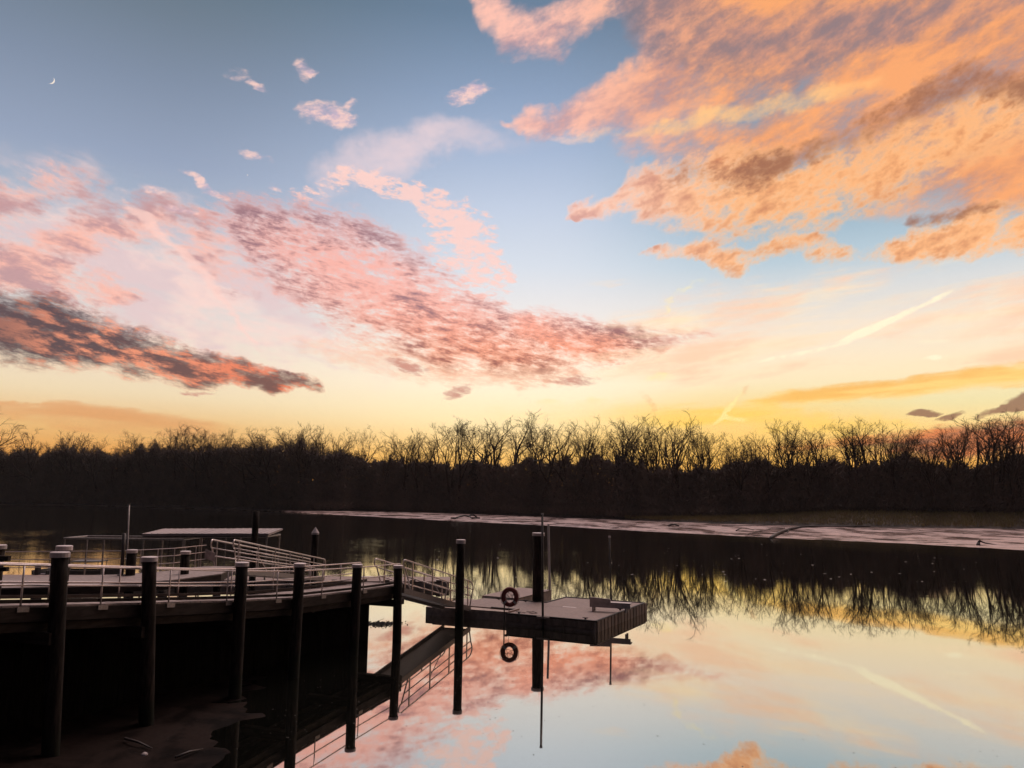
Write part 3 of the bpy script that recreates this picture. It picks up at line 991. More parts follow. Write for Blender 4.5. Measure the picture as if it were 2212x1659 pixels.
def place_tree(px, topy, kind, wide, off, label, grp, ivy=None, root_px=None):
    base = bank_at(px, off)
    if px < 0 and topy < 900:
        base = at_z(px, 1130, 1.0)
    topp = at_y(px, topy, base.y)
    tm, cm, hgt = PROTO[kind]
    s = (topp.z - base.z) / hgt
    root = thing('bare_tree', label, 'tree', base, grp)
    root.rotation_euler = (rnd.gauss(0, .035), rnd.gauss(0, .05), rnd.uniform(0, 6.28))
    wide *= rnd.uniform(.95, 1.4)
    root.scale = (s * wide, s * wide, s)
    for nm, me in (('trunk', tm), ('crown', cm)):
        o = bpy.data.objects.new(nm, me)
        COL.objects.link(o)
        o.parent = root
    if ivy is not None:
        o = bpy.data.objects.new('ivy', IVY[ivy % 2])
        COL.objects.link(o)
        o.parent = root
    return root


for px, ty, kind, wide in TREES:
    if px not in SPECIAL and px % 3 == 0:
        kind = 8 + px % 4
    lab = SPECIAL.get(px)
    if not lab:
        ref = max([q for q in SHORT if q < px], default=None)
        if ref is None:
            nth = len([t for t in TREES if px < t[0] < 70])
            lab = 'bare tree %s to the left of %s' % (ORD[nth], SHORT[70])
        else:
            nth = len([t for t in TREES if ref < t[0] < px])
            lab = 'bare tree %s to the right of %s' % (ORD[nth], SHORT[ref])
    place_tree(px, ty, kind, wide, rnd.uniform(6, 17) + max(0, min(1, (px - 1350) / 450.0)) * 9, lab, 'bare trees along the far bank', ivy={1147: 0, 1345: 1, 1030: 1, 272: 0, 1706: 1}.get(px))
GAPS = [(815, 862), (2205, 2400)]
for k in range(110):
    px = -20 + 2260 * ((k + rnd.random()) / 110) ** 1.15
    if any(a < px < c for a, c in GAPS):
        continue
    near = min(TREES, key=lambda t: abs(t[0] - px))
    if 740 < px < 1250 and k % 2:
        continue
    place_tree(px, near[1] + rnd.uniform(10, 46), rnd.choice((1, 3, 6, 6, 7, 7, 8, 8, 10, 11)), rnd.uniform(.8, 1.05), rnd.uniform(12, 34), GENERIC, 'hidden trees of the far bank')

# thicket: the twiggy mass between bank and crowns that nobody could count
HILL = [(-700, 990), (0, 985), (60, 978), (150, 975), (250, 982), (330, 968), (450, 972), (520, 965), (640, 958), (720, 975), (800, 985), (900, 990), (1000, 990), (1100, 992), (1200, 983), (1280, 972), (1380, 990), (1450, 998),
        (1530, 1000), (1600, 985), (1640, 975), (1690, 990), (1760, 982), (1850, 988), (1950, 968), (2050, 985), (2100, 992), (2150, 978), (2212, 960), (2700, 950)]
rng = np.random.default_rng(5)
NT = 720000
pxs = rng.uniform(-330, 2540, NT)
dst = np.interp(pxs, [p[0] for p in BANKPTS], [p[1].y for p in BANKPTS])
keep = rng.random(NT) < (dst / dst.max()) ** 1.2
pxs = pxs[keep]
NT = len(pxs)
open_k = np.clip((pxs - 1350) / 450.0, 0, 1)
off = 0.5 + open_k * 13.0 + rng.random(NT) * 23.5
u = rng.random(NT)
P0 = np.zeros((NT, 3))
HM = np.zeros(NT)
bx = np.array([p[0] for p in BANKPTS])
bt = np.array([[p[1].x, p[1].y] for p in BANKPTS])
br = np.array([[p[2].x, p[2].y] for p in BANKPTS])
P0[:, 0] = np.interp(pxs, bx, bt[:, 0]) + np.interp(pxs, bx, br[:, 0]) * off
P0[:, 1] = np.interp(pxs, bx, bt[:, 1]) + np.interp(pxs, bx, br[:, 1]) * off
hill = np.interp(pxs, [q[0] for q in HILL], [q[1] for q in HILL])
lump = np.array([mnoise.noise(Vector((x * 0.018, 2.0, 0))) * 15 + mnoise.noise(Vector((x * 0.06, 5.0, 0))) * 17 + mnoise.noise(Vector((x * 0.22, 8.0, 0))) * 9 for x in np.arange(-350, 2560, 4)])
hill = hill + 13 + np.interp(pxs, np.arange(-350, 2560, 4), lump)
topz = CAMZ + P0[:, 1] * (np.sin(PITCH) + (CY - hill) / FPX * np.cos(PITCH)) / (np.cos(PITCH) - (CY - hill) / FPX * np.sin(PITCH))
gz = np.interp(off, [0, 1.2, 4, 10, 22, 34], [0.4, 1.1, 1.5, 1.9, 3.0, 6.0]) + open_k * np.interp(off, [1.2, 10, 22, 34], [0, 1.3, 2.6, 1.5])
front = np.clip((off - 1.0 - open_k * 12) / 9.0, 0.12, 1.0)              # lower at the water side, rising inland
P0[:, 2] = gz + (topz - gz) * front * (u ** 0.85) * 0.97
loose = rng.random(NT) < np.where((pxs > 740) & (pxs < 1640), 0.03, np.where(pxs < 740, 0.10, 0.05))                              # ragged tops standing out of the mass
clump = np.array([max(0.0, 0.55 + 1.3 * mnoise.noise(Vector((x * 0.03, 11.0, 0))) + 0.8 * mnoise.noise(Vector((x * 0.11, 14.0, 0)))) for x in np.arange(-350, 2560, 4)])
P0[:, 2] = np.where(loose, topz + np.minimum(rng.exponential(1.0, NT), 2.2) * 2.0 * np.interp(pxs, np.arange(-350, 2560, 4), clump) - 0.5, P0[:, 2])
L = rng.uniform(0.7, 2.3, NT)
D = rng.normal(size=(NT, 3)) * np.array([0.5, 0.5, 0.3]) + np.array([0, 0, 0.55])
D /= np.linalg.norm(D, axis=1)[:, None]
S = np.cross(D, rng.normal(size=(NT, 3)))
S /= np.linalg.norm(S, axis=1)[:, None]
Wd = (rng.uniform(0.025, 0.09, NT) * np.interp(P0[:, 1], [110, 460], [1.0, 4.0]) * np.where(loose, 0.45, np.where(off > 11, 1.6, 1.0)))[:, None]
V = np.empty((NT, 3, 3))
V[:, 0] = P0 - S * Wd
V[:, 1] = P0 + S * Wd
V[:, 2] = P0 + D * L[:, None]
me = bpy.data.meshes.new('thicket')
me.vertices.add(NT * 3)
me.vertices.foreach_set('co', V.reshape(-1))
me.loops.add(NT * 3)
me.loops.foreach_set('vertex_index', np.arange(NT * 3, dtype=np.int32))
me.polygons.add(NT)
me.polygons.foreach_set('loop_start', np.arange(0, NT * 3, 3, dtype=np.int32))
me.polygons.foreach_set('loop_total', np.full(NT, 3, dtype=np.int32))
me.update()
me.validate()
me.materials.append(M['brush'])
o = bpy.data.objects.new('thicket', me)
COL.objects.link(o)
tag(o, 'dense brown winter thicket filling the far bank below the crowns', 'thicket', kind='stuff')

# rough grass on the lip of the bank, far right
NG = 60000
pxs = rng.uniform(1350, 2560, NG)
open_k = np.clip((pxs - 1350) / 450.0, 0, 1)
off = 0.6 + rng.random(NG) * (4 + 14 * open_k)
G0 = np.zeros((NG, 3))
G0[:, 0] = np.interp(pxs, bx, bt[:, 0]) + np.interp(pxs, bx, br[:, 0]) * off
G0[:, 1] = np.interp(pxs, bx, bt[:, 1]) + np.interp(pxs, bx, br[:, 1]) * off
G0[:, 2] = np.interp(off, [0, 1.2, 4, 10, 22], [0.5, 1.1, 1.4, 1.8, 2.9]) + open_k * np.interp(off, [1.2, 10, 22, 34], [0, 1.3, 2.6, 1.5])
D = rng.normal(size=(NG, 3)) * 0.25 + np.array([0, 0, 1.0])
S = rng.normal(size=(NG, 3)) * np.array([1, 1, 0])
S /= np.linalg.norm(S, axis=1)[:, None]
V = np.empty((NG, 3, 3))
V[:, 0] = G0 - S * 0.05
V[:, 1] = G0 + S * 0.05
V[:, 2] = G0 + D * rng.uniform(0.4, 1.0, NG)[:, None]
me = bpy.data.meshes.new('bank_grass')
me.from_pydata(V.reshape(-1, 3).tolist(), [], [(i, i + 1, i + 2) for i in range(0, NG * 3, 3)])
me.materials.append(M['grass'])
o = bpy.data.objects.new('bank_grass', me)
COL.objects.link(o)
tag(o, 'rough dull green grass on the lip of the far bank', 'grass', kind='stuff')


# driftwood on the mud flat
def drift(label, px_pts, r0, r1, sides=6, branches=()):
    m = MB()
    pts = [at_z(a, c, z) for a, c, z in px_pts]
    n = len(pts)
    m.tube(pts, [r0 + (r1 - r0) * k / (n - 1) for k in range(n)], sides)
    root = thing('driftwood', label, 'log', pts[0])
    m.build('stem', M['drift'], root, smooth=True)
    for br_pts, ra, rb in branches:
        q = MB()
        bp = [at_z(a, c, z) for a, c, z in br_pts]
        q.tube(bp, [ra + (rb - ra) * k / (len(bp) - 1) for k in range(len(bp))], 5)
        q.build('branch', M['drift'], root, smooth=True)


drift('dark snaking driftwood log on the mud flat, left of the tall thin pole', [(975, 1119, .3), (985, 1119, .5), (995, 1115, .9), (1003, 1113.5, 1.1), (1012, 1115, .9), (1020, 1119, .6), (1036, 1119, .5)], .28, .22,
      branches=[([(1012, 1115, .9), (1020, 1112, 1.3), (1026, 1114, 1.3), (1032, 1119, .5)], .35, .2)])
drift('long curved driftwood trunk bending from the bank down into the water', [(1880, 1137, .75), (1820, 1136.5, .7), (1760, 1136.5, .65), (1730, 1138, .6), (1705, 1143, .55), (1685, 1150, .45), (1672, 1157, .3), (1664, 1164, -.1)], .18, .34,
      branches=[([(1705, 1143, .5), (1702, 1148, .4), (1700, 1150, .3)], .14, .05)])
drift('thin bent driftwood branch above the long curved trunk', [(1610, 1156, .2), (1640, 1147, .4), (1665, 1143, .4), (1695, 1141, .4)], .06, .10)
drift('flat driftwood branch lying near the bank foot, left of the curved trunk', [(1560, 1136, .5), (1600, 1135, .5), (1640, 1134.5, .5), (1715, 1134, .5)], .09, .07)
drift('dark root clump lying on the mud under the tallest tree', [(1444, 1135.5, .4), (1450, 1133.5, .7), (1458, 1133, .8), (1466, 1135.5, .5)], .26, .2)
drift('short crooked branch on the mud left of the curved trunk', [(1590, 1146, .3), (1598, 1142, .5), (1612, 1141, .5), (1628, 1145, .3)], .12, .07)
drift('dark wedge-shaped stump at the water edge, far right', [(2113, 1178, .05), (2114, 1172, .35), (2116, 1168.5, .7), (2128, 1173, .3), (2155, 1177, .05)], .3, .05)
drift('thin stick lying on the mud near the right edge', [(2080, 1152.5, .4), (2100, 1152, .4), (2125, 1153, .4)], .06, .04)
m = MB()
m.tube([at_z(1194, 1109, 1.0), at_y(1188, 1089, at_z(1194, 1109, 1.0).y)], 0.09, 5)
tag(m.build('stake', M['white'], origin=at_z(1194, 1109, 1.0)), 'thin white stake leaning on the far bank above the mud', 'stake')
# ------------------------------------------------------------------ pier
PA = at_y(130, 1300, 20.3)
PB = at_z(860, 1383, 0.0)
dirp = Vector((PB.x - PA.x, PB.y - PA.y, 0)).normalized()      # along the pier, away from the camera
lft = Vector((-dirp.y, dirp.x, 0))                              # towards its far edge
if lft.x > 0:
    lft = -lft
O0 = Vector((PA.x, PA.y, 0)) + lft * 0.26                       # near deck edge, abreast of the nearest pile


def hit_edge(px, py, off=0.0):
    """where a sight line meets the upright plane through the near edge of the pier (moved off metres towards the far edge)"""
    d = ray(px, py)
    n = Vector((lft.x, lft.y, 0))
    q = O0 + lft * off
    t = (q - Vector((0, 0, CAMZ))).dot(n) / d.dot(n)
    p = Vector((0, 0, CAMZ)) + d * t
    return (p - q).dot(dirp), p


prof = []
for px, py in ((0, 1309), (107, 1307), (309, 1302), (507, 1297), (633, 1291), (700, 1283.5), (759, 1277), (848, 1265)):
    s, p = hit_edge(px, py)
    prof.append((s, p.z))
prof.insert(0, (prof[0][0] - 12, prof[0][1] + 12 * (prof[0][1] - prof[2][1]) / (prof[2][0] - prof[0][0])))
prof.append((prof[-1][0] + 3, prof[-1][1] - 0.03))
S_END = hit_edge(868, 1262)[0]
S_BEG = prof[1][0] - 4.0
PW = 2.0                                                        # deck width


def zdeck(s):
    return lerp_list(prof, s)


def pp(s, off, dz=0.0):
    q = O0 + dirp * s + lft * off
    return Vector((q.x, q.y, zdeck(s) + dz))


pier = thing('timber_pier', 'long dark timber pier with pipe railings running from the left edge to the gangway', 'pier', (PB.x, PB.y, 0))
s = S_BEG
k = 0
while s < S_END:
    e = min(s + 0.142, S_END)
    m = MB()
    a, c = pp(s, PW / 2, random.uniform(-.004, .004)), pp(e, PW / 2, random.uniform(-.004, .004))
    m.box(a, c, lft, PW + random.uniform(-.03, .03), 0.045)
    m.build('plank', M['plank'], pier)
    s += 0.150
STAT = [S_BEG + (S_END - S_BEG) * k / 14 for k in range(15)]
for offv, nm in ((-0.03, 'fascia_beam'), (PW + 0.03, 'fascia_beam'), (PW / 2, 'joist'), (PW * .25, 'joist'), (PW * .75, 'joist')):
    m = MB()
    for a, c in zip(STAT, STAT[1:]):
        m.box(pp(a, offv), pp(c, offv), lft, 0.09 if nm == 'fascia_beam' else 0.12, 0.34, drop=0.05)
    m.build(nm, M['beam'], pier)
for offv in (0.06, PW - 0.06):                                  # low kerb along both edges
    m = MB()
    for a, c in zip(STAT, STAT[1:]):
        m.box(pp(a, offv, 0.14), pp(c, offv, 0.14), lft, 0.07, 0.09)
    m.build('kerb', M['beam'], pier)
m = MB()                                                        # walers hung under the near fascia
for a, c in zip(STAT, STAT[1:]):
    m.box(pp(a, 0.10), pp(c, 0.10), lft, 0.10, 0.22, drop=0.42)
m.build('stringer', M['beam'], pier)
# end beam
m = MB()
m.box(pp(S_END + .03, -0.1), pp(S_END + .03, PW + .1), dirp, 0.10, 0.40, drop=0.03)
m.build('fascia_beam', M['beam'], pier)


def pile(parent, top, bottom, r, cap_h=0.13, name='pile', cap='flat'):
    m = MB()
    n = 9
    pts = [Vector(top).lerp(Vector(bottom), q / n) for q in range(n + 1)]
    m.tube(pts, [r * (0.96 + 0.07 * q / n + random.uniform(-.012, .012)) for q in range(n + 1)], 14)
    o = m.build(name, M['pile'], parent, smooth=True)
    c = MB()
    t = Vector(top)
    if cap == 'flat':
        c.tube([t - UP * (cap_h - .03), t + UP * 0.02, t + UP * 0.035], [r * 1.13, r * 1.13, r * 1.02], 18)
    elif cap == 'cone':
        c.tube([t - UP * .02, t + UP * .10, t + UP * (.10 + r * 1.7)], [r * 1.13, r * 1.13, 0.015], 18)
    if cap:
        c.build('cap', M['cap'], o)
    return o


NEAR = [(130, 1195, 118, 1580), (323, 1205, 325, 1500), (523, 1216.5, 509, 1480), (648, 1218.5, 634, 1440), (772, 1220.5, 763, 1407), (860, 1222.5, 858, 1383)]
PILES = []
for px, ty, bxp, by in NEAR:
    sct, top = hit_edge(px, ty, -0.28)
    s2, bot = hit_edge(bxp, by, -0.28)
    bot = Vector((bot.x, bot.y, -0.9)) if bot.z > -0.9 else bot
    tb = top + (bot - top)
    pile(pier, top, Vector((tb.x, tb.y, -0.9)), 0.205)
    PILES.append(sct)
for sct in PILES + [PILES[0] - 5]:
    m = MB()
    m.box(pp(sct, -0.35), pp(sct, PW + .35), dirp, 0.30, 0.30, drop=0.64)
    m.build('cross_beam', M['beam'], pier)
    b0 = pp(sct + .32, PW + 0.30)
    pile(pier, b0 - UP * .35 + lft * .02, Vector((b0.x, b0.y, -0.9)), 0.17, cap=None)
# one tall pile on the far side, just behind the nearest one
s2, top = hit_edge(139, 1181, PW + .28)
pile(pier, top, Vector((top.x, top.y, -0.9)), 0.20)


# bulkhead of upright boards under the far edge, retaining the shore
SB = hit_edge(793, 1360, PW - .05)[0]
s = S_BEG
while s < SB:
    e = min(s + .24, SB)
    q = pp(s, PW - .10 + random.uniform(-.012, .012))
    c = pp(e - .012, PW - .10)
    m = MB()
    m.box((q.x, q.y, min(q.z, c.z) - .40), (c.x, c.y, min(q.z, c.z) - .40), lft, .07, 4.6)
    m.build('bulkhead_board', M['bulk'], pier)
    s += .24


# railings
def rail_run(parent, p_of, stations, heights, r, mat, post_r, post_from, end_curve=True):
    hs = heights
    for i, h in enumerate(hs):
        pts = [p_of(s_) + UP * h for s_ in stations]
        if i == 0 and end_curve:
            d_ = (pts[-1] - pts[-2]).normalized()
            e_ = pts[-1]
            pts += [e_ + d_ * .07 - UP * .015, e_ + d_ * .12 - UP * .06, e_ + d_ * .13 - UP * .16]
        MB().tube(pts, r, 8).build('top_rail' if i == 0 else 'mid_rail', mat, parent, smooth=True)
    for s_ in post_from:
        p = p_of(s_)
        MB().tube([p - UP * 0.02, p + UP * (hs[0] - r * .5)], post_r, 8).build('rail_post', mat, parent, smooth=True)


RH = 0.97
POSTS = []
for px in (-130, 49, 221, 367, 492, 599, 696, 785, 862):
    POSTS.append(hit_edge(px, 1260)[0])
ST = [S_BEG] + [x for x in STAT[1:] if x < POSTS[-1] - .3] + [POSTS[-1]]
rail_run(pier, lambda s_: pp(s_, 0.0), ST, (RH, RH * .5), 0.026, M['alu'], 0.024, POSTS)
POSTF = []
for px in (-80, 107, 258, 386, 500, 590, 670, 735, 776):
    POSTF.append(hit_edge(px, 1260, PW)[0])
ST = [S_BEG] + [x for x in STAT[1:] if x < POSTF[-1] - .3] + [POSTF[-1]]
rail_run(pier, lambda s_: pp(s_, PW), ST, (RH, RH * .5), 0.026, M['alu'], 0.024, POSTF)
for s_ in POSTS:
    m = MB()
    m.box(pp(s_ - .16, -0.095), pp(s_ + .16, -0.095), lft, 0.03, 0.13, drop=0.02)
    m.build('bracket', M['grate'], pier)
# bracket blocks at the last pile
m = MB()
q = pp(PILES[-1], -0.25)
m.box(q + dirp * .1, q + dirp * .55, lft, .25, .26, drop=.62)
m.build('bracket', M['beam'], pier)


# ------------------------------------------------------------------ gangways
def gangway(name, label, a_near, b_near, side, width, bays, rail_h, rr_t):
    """aluminium ramp: a_near and b_near are the ends of the near stringer's top edge, side points to the far stringer"""
    a, bb = Vector(a_near), Vector(b_near)
    ax = (bb - a).normalized()
    ln = (bb - a).length
    sd = Vector(side).normalized()
    root = thing(name, label, 'gangway', (bb.x, bb.y, 0))
    m = MB()
    m.box(a + sd * width / 2, bb + sd * width / 2, sd, width - .10, 0.05, drop=.06)
    m.build('tread_plate', M['grate'], root)
    n_cleat = int(ln / 0.6)
    for k in range(2):
        o_ = sd * (width * k)
        MB().box(a + o_, bb + o_, sd, 0.08, 0.27).build('stringer', M['grate'], root)
        upv = UP
        t_a, t_b = a + o_ + upv * rail_h, bb + o_ + upv * rail_h
        drop2 = rail_h * 0.30
        rr = drop2 / 2
        # top rail with a hoop at the upper end joining the second rail, and a bow at the lower end
        hoop = arc(t_a - upv * rr + ax * .25, rr, math.pi / 2, math.pi * 1.5, ax, upv, 8)
        leg = [hoop[-1] + ax * .03 - upv * .05, a + o_ + ax * 0.75]
        low = [t_b - ax * .1, t_b + ax * .12 - upv * .06, t_b + ax * .25 - upv * .22, t_b + ax * .26 - upv * .42, t_b + ax * .12 - upv * .72, t_b - ax * .05 - upv * rail_h]
        MB().tube([p_ for p_ in reversed(leg)] + list(reversed(hoop)) + [t_a + ax * (ln * .5)] + low, rr_t, 8).build('top_rail', M['alu'], root, smooth=True)
        MB().tube([t_a - upv * drop2 + ax * .25, t_b - upv * drop2 + ax * .2], rr_t * .85, 8).build('mid_rail', M['alu'], root, smooth=True)
        MB().tube([t_a - upv * rail_h * .58 + ax * .45, t_b - upv * rail_h * .58], rr_t * .85, 8).build('mid_rail', M['alu'], root, smooth=True)
        for q in range(bays + 1):
            p_ = a + o_ + ax * (0.9 + (ln - 1.2) * q / bays)
            MB().box(p_ - ax * .03 + upv * rail_h * .98, p_ + ax * .03 + upv * rail_h * .98, sd, .05, rail_h * .97).build('rail_post', M['alu'], root)
            if q < bays and q % 2 == 1:
                p2 = a + o_ + ax * (0.9 + (ln - 1.2) * (q + .55) / bays)
                MB().tube([p_ + upv * rail_h * .56, p2 + upv * .02], 0.022, 6).build('brace', M['alu'], root)
    return root, a, ax, sd


GA = at_y(868, 1269, pp(S_END, 0).y + 0.35)
GB = at_z(1016, 1310, 0.66)
gax = (GB - GA)
gside = Vector((-gax.y, gax.x * .55, 0)).normalized()
if gside.x > 0:
    gside = -gside
gangway('gangway', 'aluminium gangway with hooped railings from the pier end down to the floating dock', GA, GB, gside, 1.55, 3, 1.36, .036)
TA = at_y(500, 1226, 37.5)
TB = at_z(700, 1247, 0.7)
tax = TB - TA
tside = Vector((-tax.y, tax.x, 0)).normalized()
if tside.x > 0:
    tside = -tside
root, a_, ax_, sd_ = gangway('gangway', 'longer truss gangway with tall hooped railings behind the pier, sloping right', TA, TB, tside, 1.05, 6, 1.30, .038)
m = MB()
q = a_ + sd_ * 1.05 + ax_ * .05 + UP * 0.78
m.box(q - Vector((.26, 0, -.06)), q + Vector((.22, 0, -.10)), (0, 1, 0), .02, .42)
tag(m.build('sign_board', M['sign'], root), 'pale tilted board hung on the gangway hoop')

# ------------------------------------------------------------------ floating dock with life ring, bench and poles
DZ0 = 0.55
FR, RT_, BK = at_z(1287, 1342.5, DZ0), at_z(1392, 1303, DZ0), at_z(1223, 1290, DZ0)
FL = at_z(1094, 1325, DZ0)
uu = (RT_ - FR).normalized()
vv = Vector((uu.y, -uu.x, 0))                    # to the right, along the front edge
if vv.x < 0:
    vv = -vv
LU = (RT_ - FR).length
LV = (FR - FL).dot(vv)
FL = FR - vv * LV


def dp(u_, v_, z=DZ0):
    q = FL + uu * u_ + vv * v_
    return Vector((q.x, q.y, z))


NT_ = at_z(1180, 1302, DZ0) - FL
UN, VN = NT_.dot(uu), NT_.dot(vv)                # inner corner of the L
VE = (at_z(905, 1310, DZ0) - FL).dot(vv)         # left end of the arm
ST_ = at_z(1122, 1318, DZ0) - FL
US = ST_.dot(uu)
dock = thing('floating_dock', 'brown floating dock with dark edge strips at the foot of the gangway', 'dock', (dp(0, 0).x, dp(0, 0).y, 0))
poly_main = [dp(0, 0), dp(0, LV), dp(LU, LV), dp(LU, VN), dp(UN, VN), dp(UN, VE + 1.3), dp(US + .05, VE + 1.3), dp(US + .05, 0)]
MB().prism([(p.x, p.y) for p in poly_main], DZ0 - 0.02, DZ0).build('deck', M['floatdeck'], dock)


def float_box(u0, u1, v0, v1, zt=DZ0 - 0.024):
    m = MB()
    m.prism([(p.x, p.y) for p in (dp(u0, v0), dp(u0, v1), dp(u1, v1), dp(u1, v0))], -0.35, zt)
    return m.build('float_module', M['concrete'], dock)


nmod = 3
for i in range(nmod):
    for j in range(3):
        float_box(LU * i / nmod + .015, LU * (i + 1) / nmod - .015, LV * j / 3 + .015, LV * (j + 1) / 3 - .015)
na = 3
for i in range(na):
    float_box(US + .08, UN - .015, VE + 1.3 + (0 - VE - 1.3) * i / na + .015, VE + 1.3 + (0 - VE - 1.3) * (i + 1) / na - .02)
# lower arm in front of the gangway foot, with its own top
m = MB()
m.prism([(p.x, p.y) for p in (dp(US - 1.0, VE + .45), dp(US - .55, -.10), dp(US + .03, -.02), dp(US + .03, VE + .45))], -0.35, DZ0 - .06)
m.build('float_module', M['concrete'], dock)
m = MB()
m.prism([(p.x, p.y) for p in (dp(US - 1.0, VE), dp(US - 1.0, VE + .43), dp(UN - .3, VE + 1.28), dp(UN - .3, VE))], -0.35, DZ0 - .10)
m.build('float_module', M['concrete'], dock)
# edge strips
for a, c in ((dp(0, 0), dp(0, LV)), (dp(LU, LV), dp(LU, VN)), (dp(LU, VN), dp(UN, VN)), (dp(UN, VN), dp(UN, VE + 1.3)), (dp(US + .05, -1.75), dp(US + .05, 0)), (dp(0, LV), dp(LU, LV))):
    d_ = (c - a).normalized()
    MB().box(a + UP * .045, c + UP * .045, Vector((-d_.y, d_.x, 0)), .10, .06).build('edge_strip', M['strip'], dock)
MB().box(dp(0, .0) + UP * .09, dp(US, .0) + UP * .09, vv, .12, .11).build('edge_strip', M['floatdeck'], dock)
# upright fender boards down the right side
nb = 16
for k in range(nb):
    u_ = .12 + (LU - .24) * k / (nb - 1)
    MB().box(dp(u_, LV + .035, DZ0 - .01), dp(u_ + .41, LV + .035, DZ0 - .01), vv, .045, .62 + random.uniform(-.03, .02)).build('fender_board', M['fender'], dock)
for k in range(6):
    v_ = .12 + (LV - .24) * k / 6
    MB().box(dp(-.035, v_, DZ0 - .05), dp(-.035, v_ + LV / 6 - .05, DZ0 - .05), uu, .045, .34 + random.uniform(-.02, .02)).build('fender_board', M['fender'], dock)
# seams and a pale scuffed strip on the deck
for a, c, w, z in ((dp(LU * .5, .2), dp(LU * .5, LV - .3), .03, .006), (dp(.2, LV * .62), dp(LU - .3, LV * .62), .02, .006)):
    MB().box(a + UP * z, c + UP * z, (c - a).cross(UP), w, .004).build('deck_seam', M['concrete'], dock)
MB().box(dp(LU * .5 + .06, LV * .30, DZ0 + .008), dp(LU * .5 + .06, LV * .46, DZ0 + .008), uu, .16, .005).build('deck_patch', M['cap'], dock)
# cleats and a slack line on the deck
for u_, v_ in ((.35, .6), (.35, LV - .7), (LU - .3, LV * .45), (LU * .55, LV - .25), (UN - .25, -1.2), (UN - .25, -3.0)):
    c0 = dp(u_, v_, DZ0)
    q = MB()
    q.box(c0 - vv * .05 + UP * .07, c0 + vv * .05 + UP * .07, uu, .05, .07)
    q.box(c0 - vv * .15 + UP * .10, c0 + vv * .15 + UP * .10, uu, .04, .035)
    q.build('cleat', M['steel'], dock)
c0 = dp(.35, .6, DZ0 + .02)
MB().tube([c0 + UP * .08, c0 + uu * .3 + vv * .2, c0 + uu * .7 + vv * .1, c0 + uu * .9 + vv * .5, c0 + uu * .6 + vv * .8, c0 + uu * .3 + vv * .7, c0 + uu * .4 + vv * .4, c0 + uu * 1.1 + vv * .3], .018, 6).build('rope', M['rope'], dock)

# raised float behind the dock
RA, RB_ = at_z(1036, 1289, DZ0 + .1), at_z(1120, 1269.5, DZ0 + .1)
lenb = (RB_ - RA).dot(uu)
RA = RB_ - uu * lenb
wid = (at_z(1206, 1271, DZ0 + .1) - RB_).dot(vv)
raised = thing('float_block', 'square brown float moored behind the floating dock at the thick pile', 'float', (RA.x, RA.y, 0))
MB().prism([(p.x, p.y) for p in (RA + uu * .55, RA + uu * .55 + vv * wid, RB_ + vv * wid, RB_)], -0.3, DZ0 + .08).build('hull', M['concrete'], raised)
MB().prism([(p.x, p.y) for p in (RA + uu * .53, RA + uu * .53 + vv * (wid + .02), RB_ + vv * (wid + .02) + uu * .02, RB_ + uu * .02)], DZ0 + .083, DZ0 + .11).build('deck', M['floatdeck'], raised)
q = RB_ + vv * (wid - .08) - uu * .1
q.z = DZ0 + .1
m = MB()
tp = at_y(1184.5, 1132, q.y)
m.tube([q, tp], .075, 8)
tag(m.build('leaning_pole', M['white'], origin=q), 'white pole leaning left, standing on the float behind the dock', 'pole')


def lone_pile(name, label, px, ty, y, r, cap='flat', cap_h=.13, lean=0.0):
    t = at_y(px, ty, y)
    root = thing(name, label, 'pile', (t.x, t.y, 0))
    pile(root, t, Vector((t.x + lean, t.y, -0.9)), r, cap_h, name='shaft', cap=cap)
    return root


p7 = at_z(996, 1351, 0)
lone_pile('guide_pile', 'tall dark guide pile with a flat pale cap in front of the gangway foot', 995.5, 1167, p7.y, .225, cap_h=.2)
tk = lone_pile('guide_pile', 'thick dark guide pile with a wide pale cap at the back of the floating dock', 1163, 1152, dp(UN + .6, VN).y + .15, .34, cap_h=.18)
lone_pile('guide_pile', 'dark pile with a white pointed cap standing in the water behind the truss gangway', 681, 1154, 56, .235, cap='cone')
lone_pile('guide_pile', 'tall dark capless pile rising behind the shelter roof', 553.5, 1104, 46, .19, cap=None)
# thin poles
q = dp(-.09, (at_z(1170, 1334, DZ0) - FL).dot(vv))
root = thing('mooring_pole', 'tall thin dark pole bolted to the front edge of the floating dock', 'pole', (q.x, q.y, 0))
MB().tube([(q.x, q.y, -.8), at_y(1171.5, 1110, q.y)], .062, 10).build('shaft', M['steel'], root, smooth=True)
MB().tube([at_y(1171.5, 1112, q.y), at_y(1171.5, 1108.5, q.y)], .078, 10).build('cap', M['cap'], root)
MB().box(dp(-.05, (q - FL).dot(vv) - .35, DZ0 + .03), dp(-.05, (q - FL).dot(vv) + .35, DZ0 + .03), uu, .22, .1).build('bracket', M['concrete'], root)
q = at_y(1319.5, 1297, dp(LU, LV * .6).y + .35)
root = thing('mooring_pole', 'thin dark pole standing in the water behind the bench', 'pole', (q.x, q.y, 0))
MB().tube([(q.x + .04, q.y, -.8), at_y(1316.5, 1159, q.y)], .055, 10).build('shaft', M['steel'], root, smooth=True)
MB().tube([at_y(1316.4, 1162, q.y), at_y(1316.4, 1157.5, q.y)], .075, 10).build('cap', M['cap'], root)

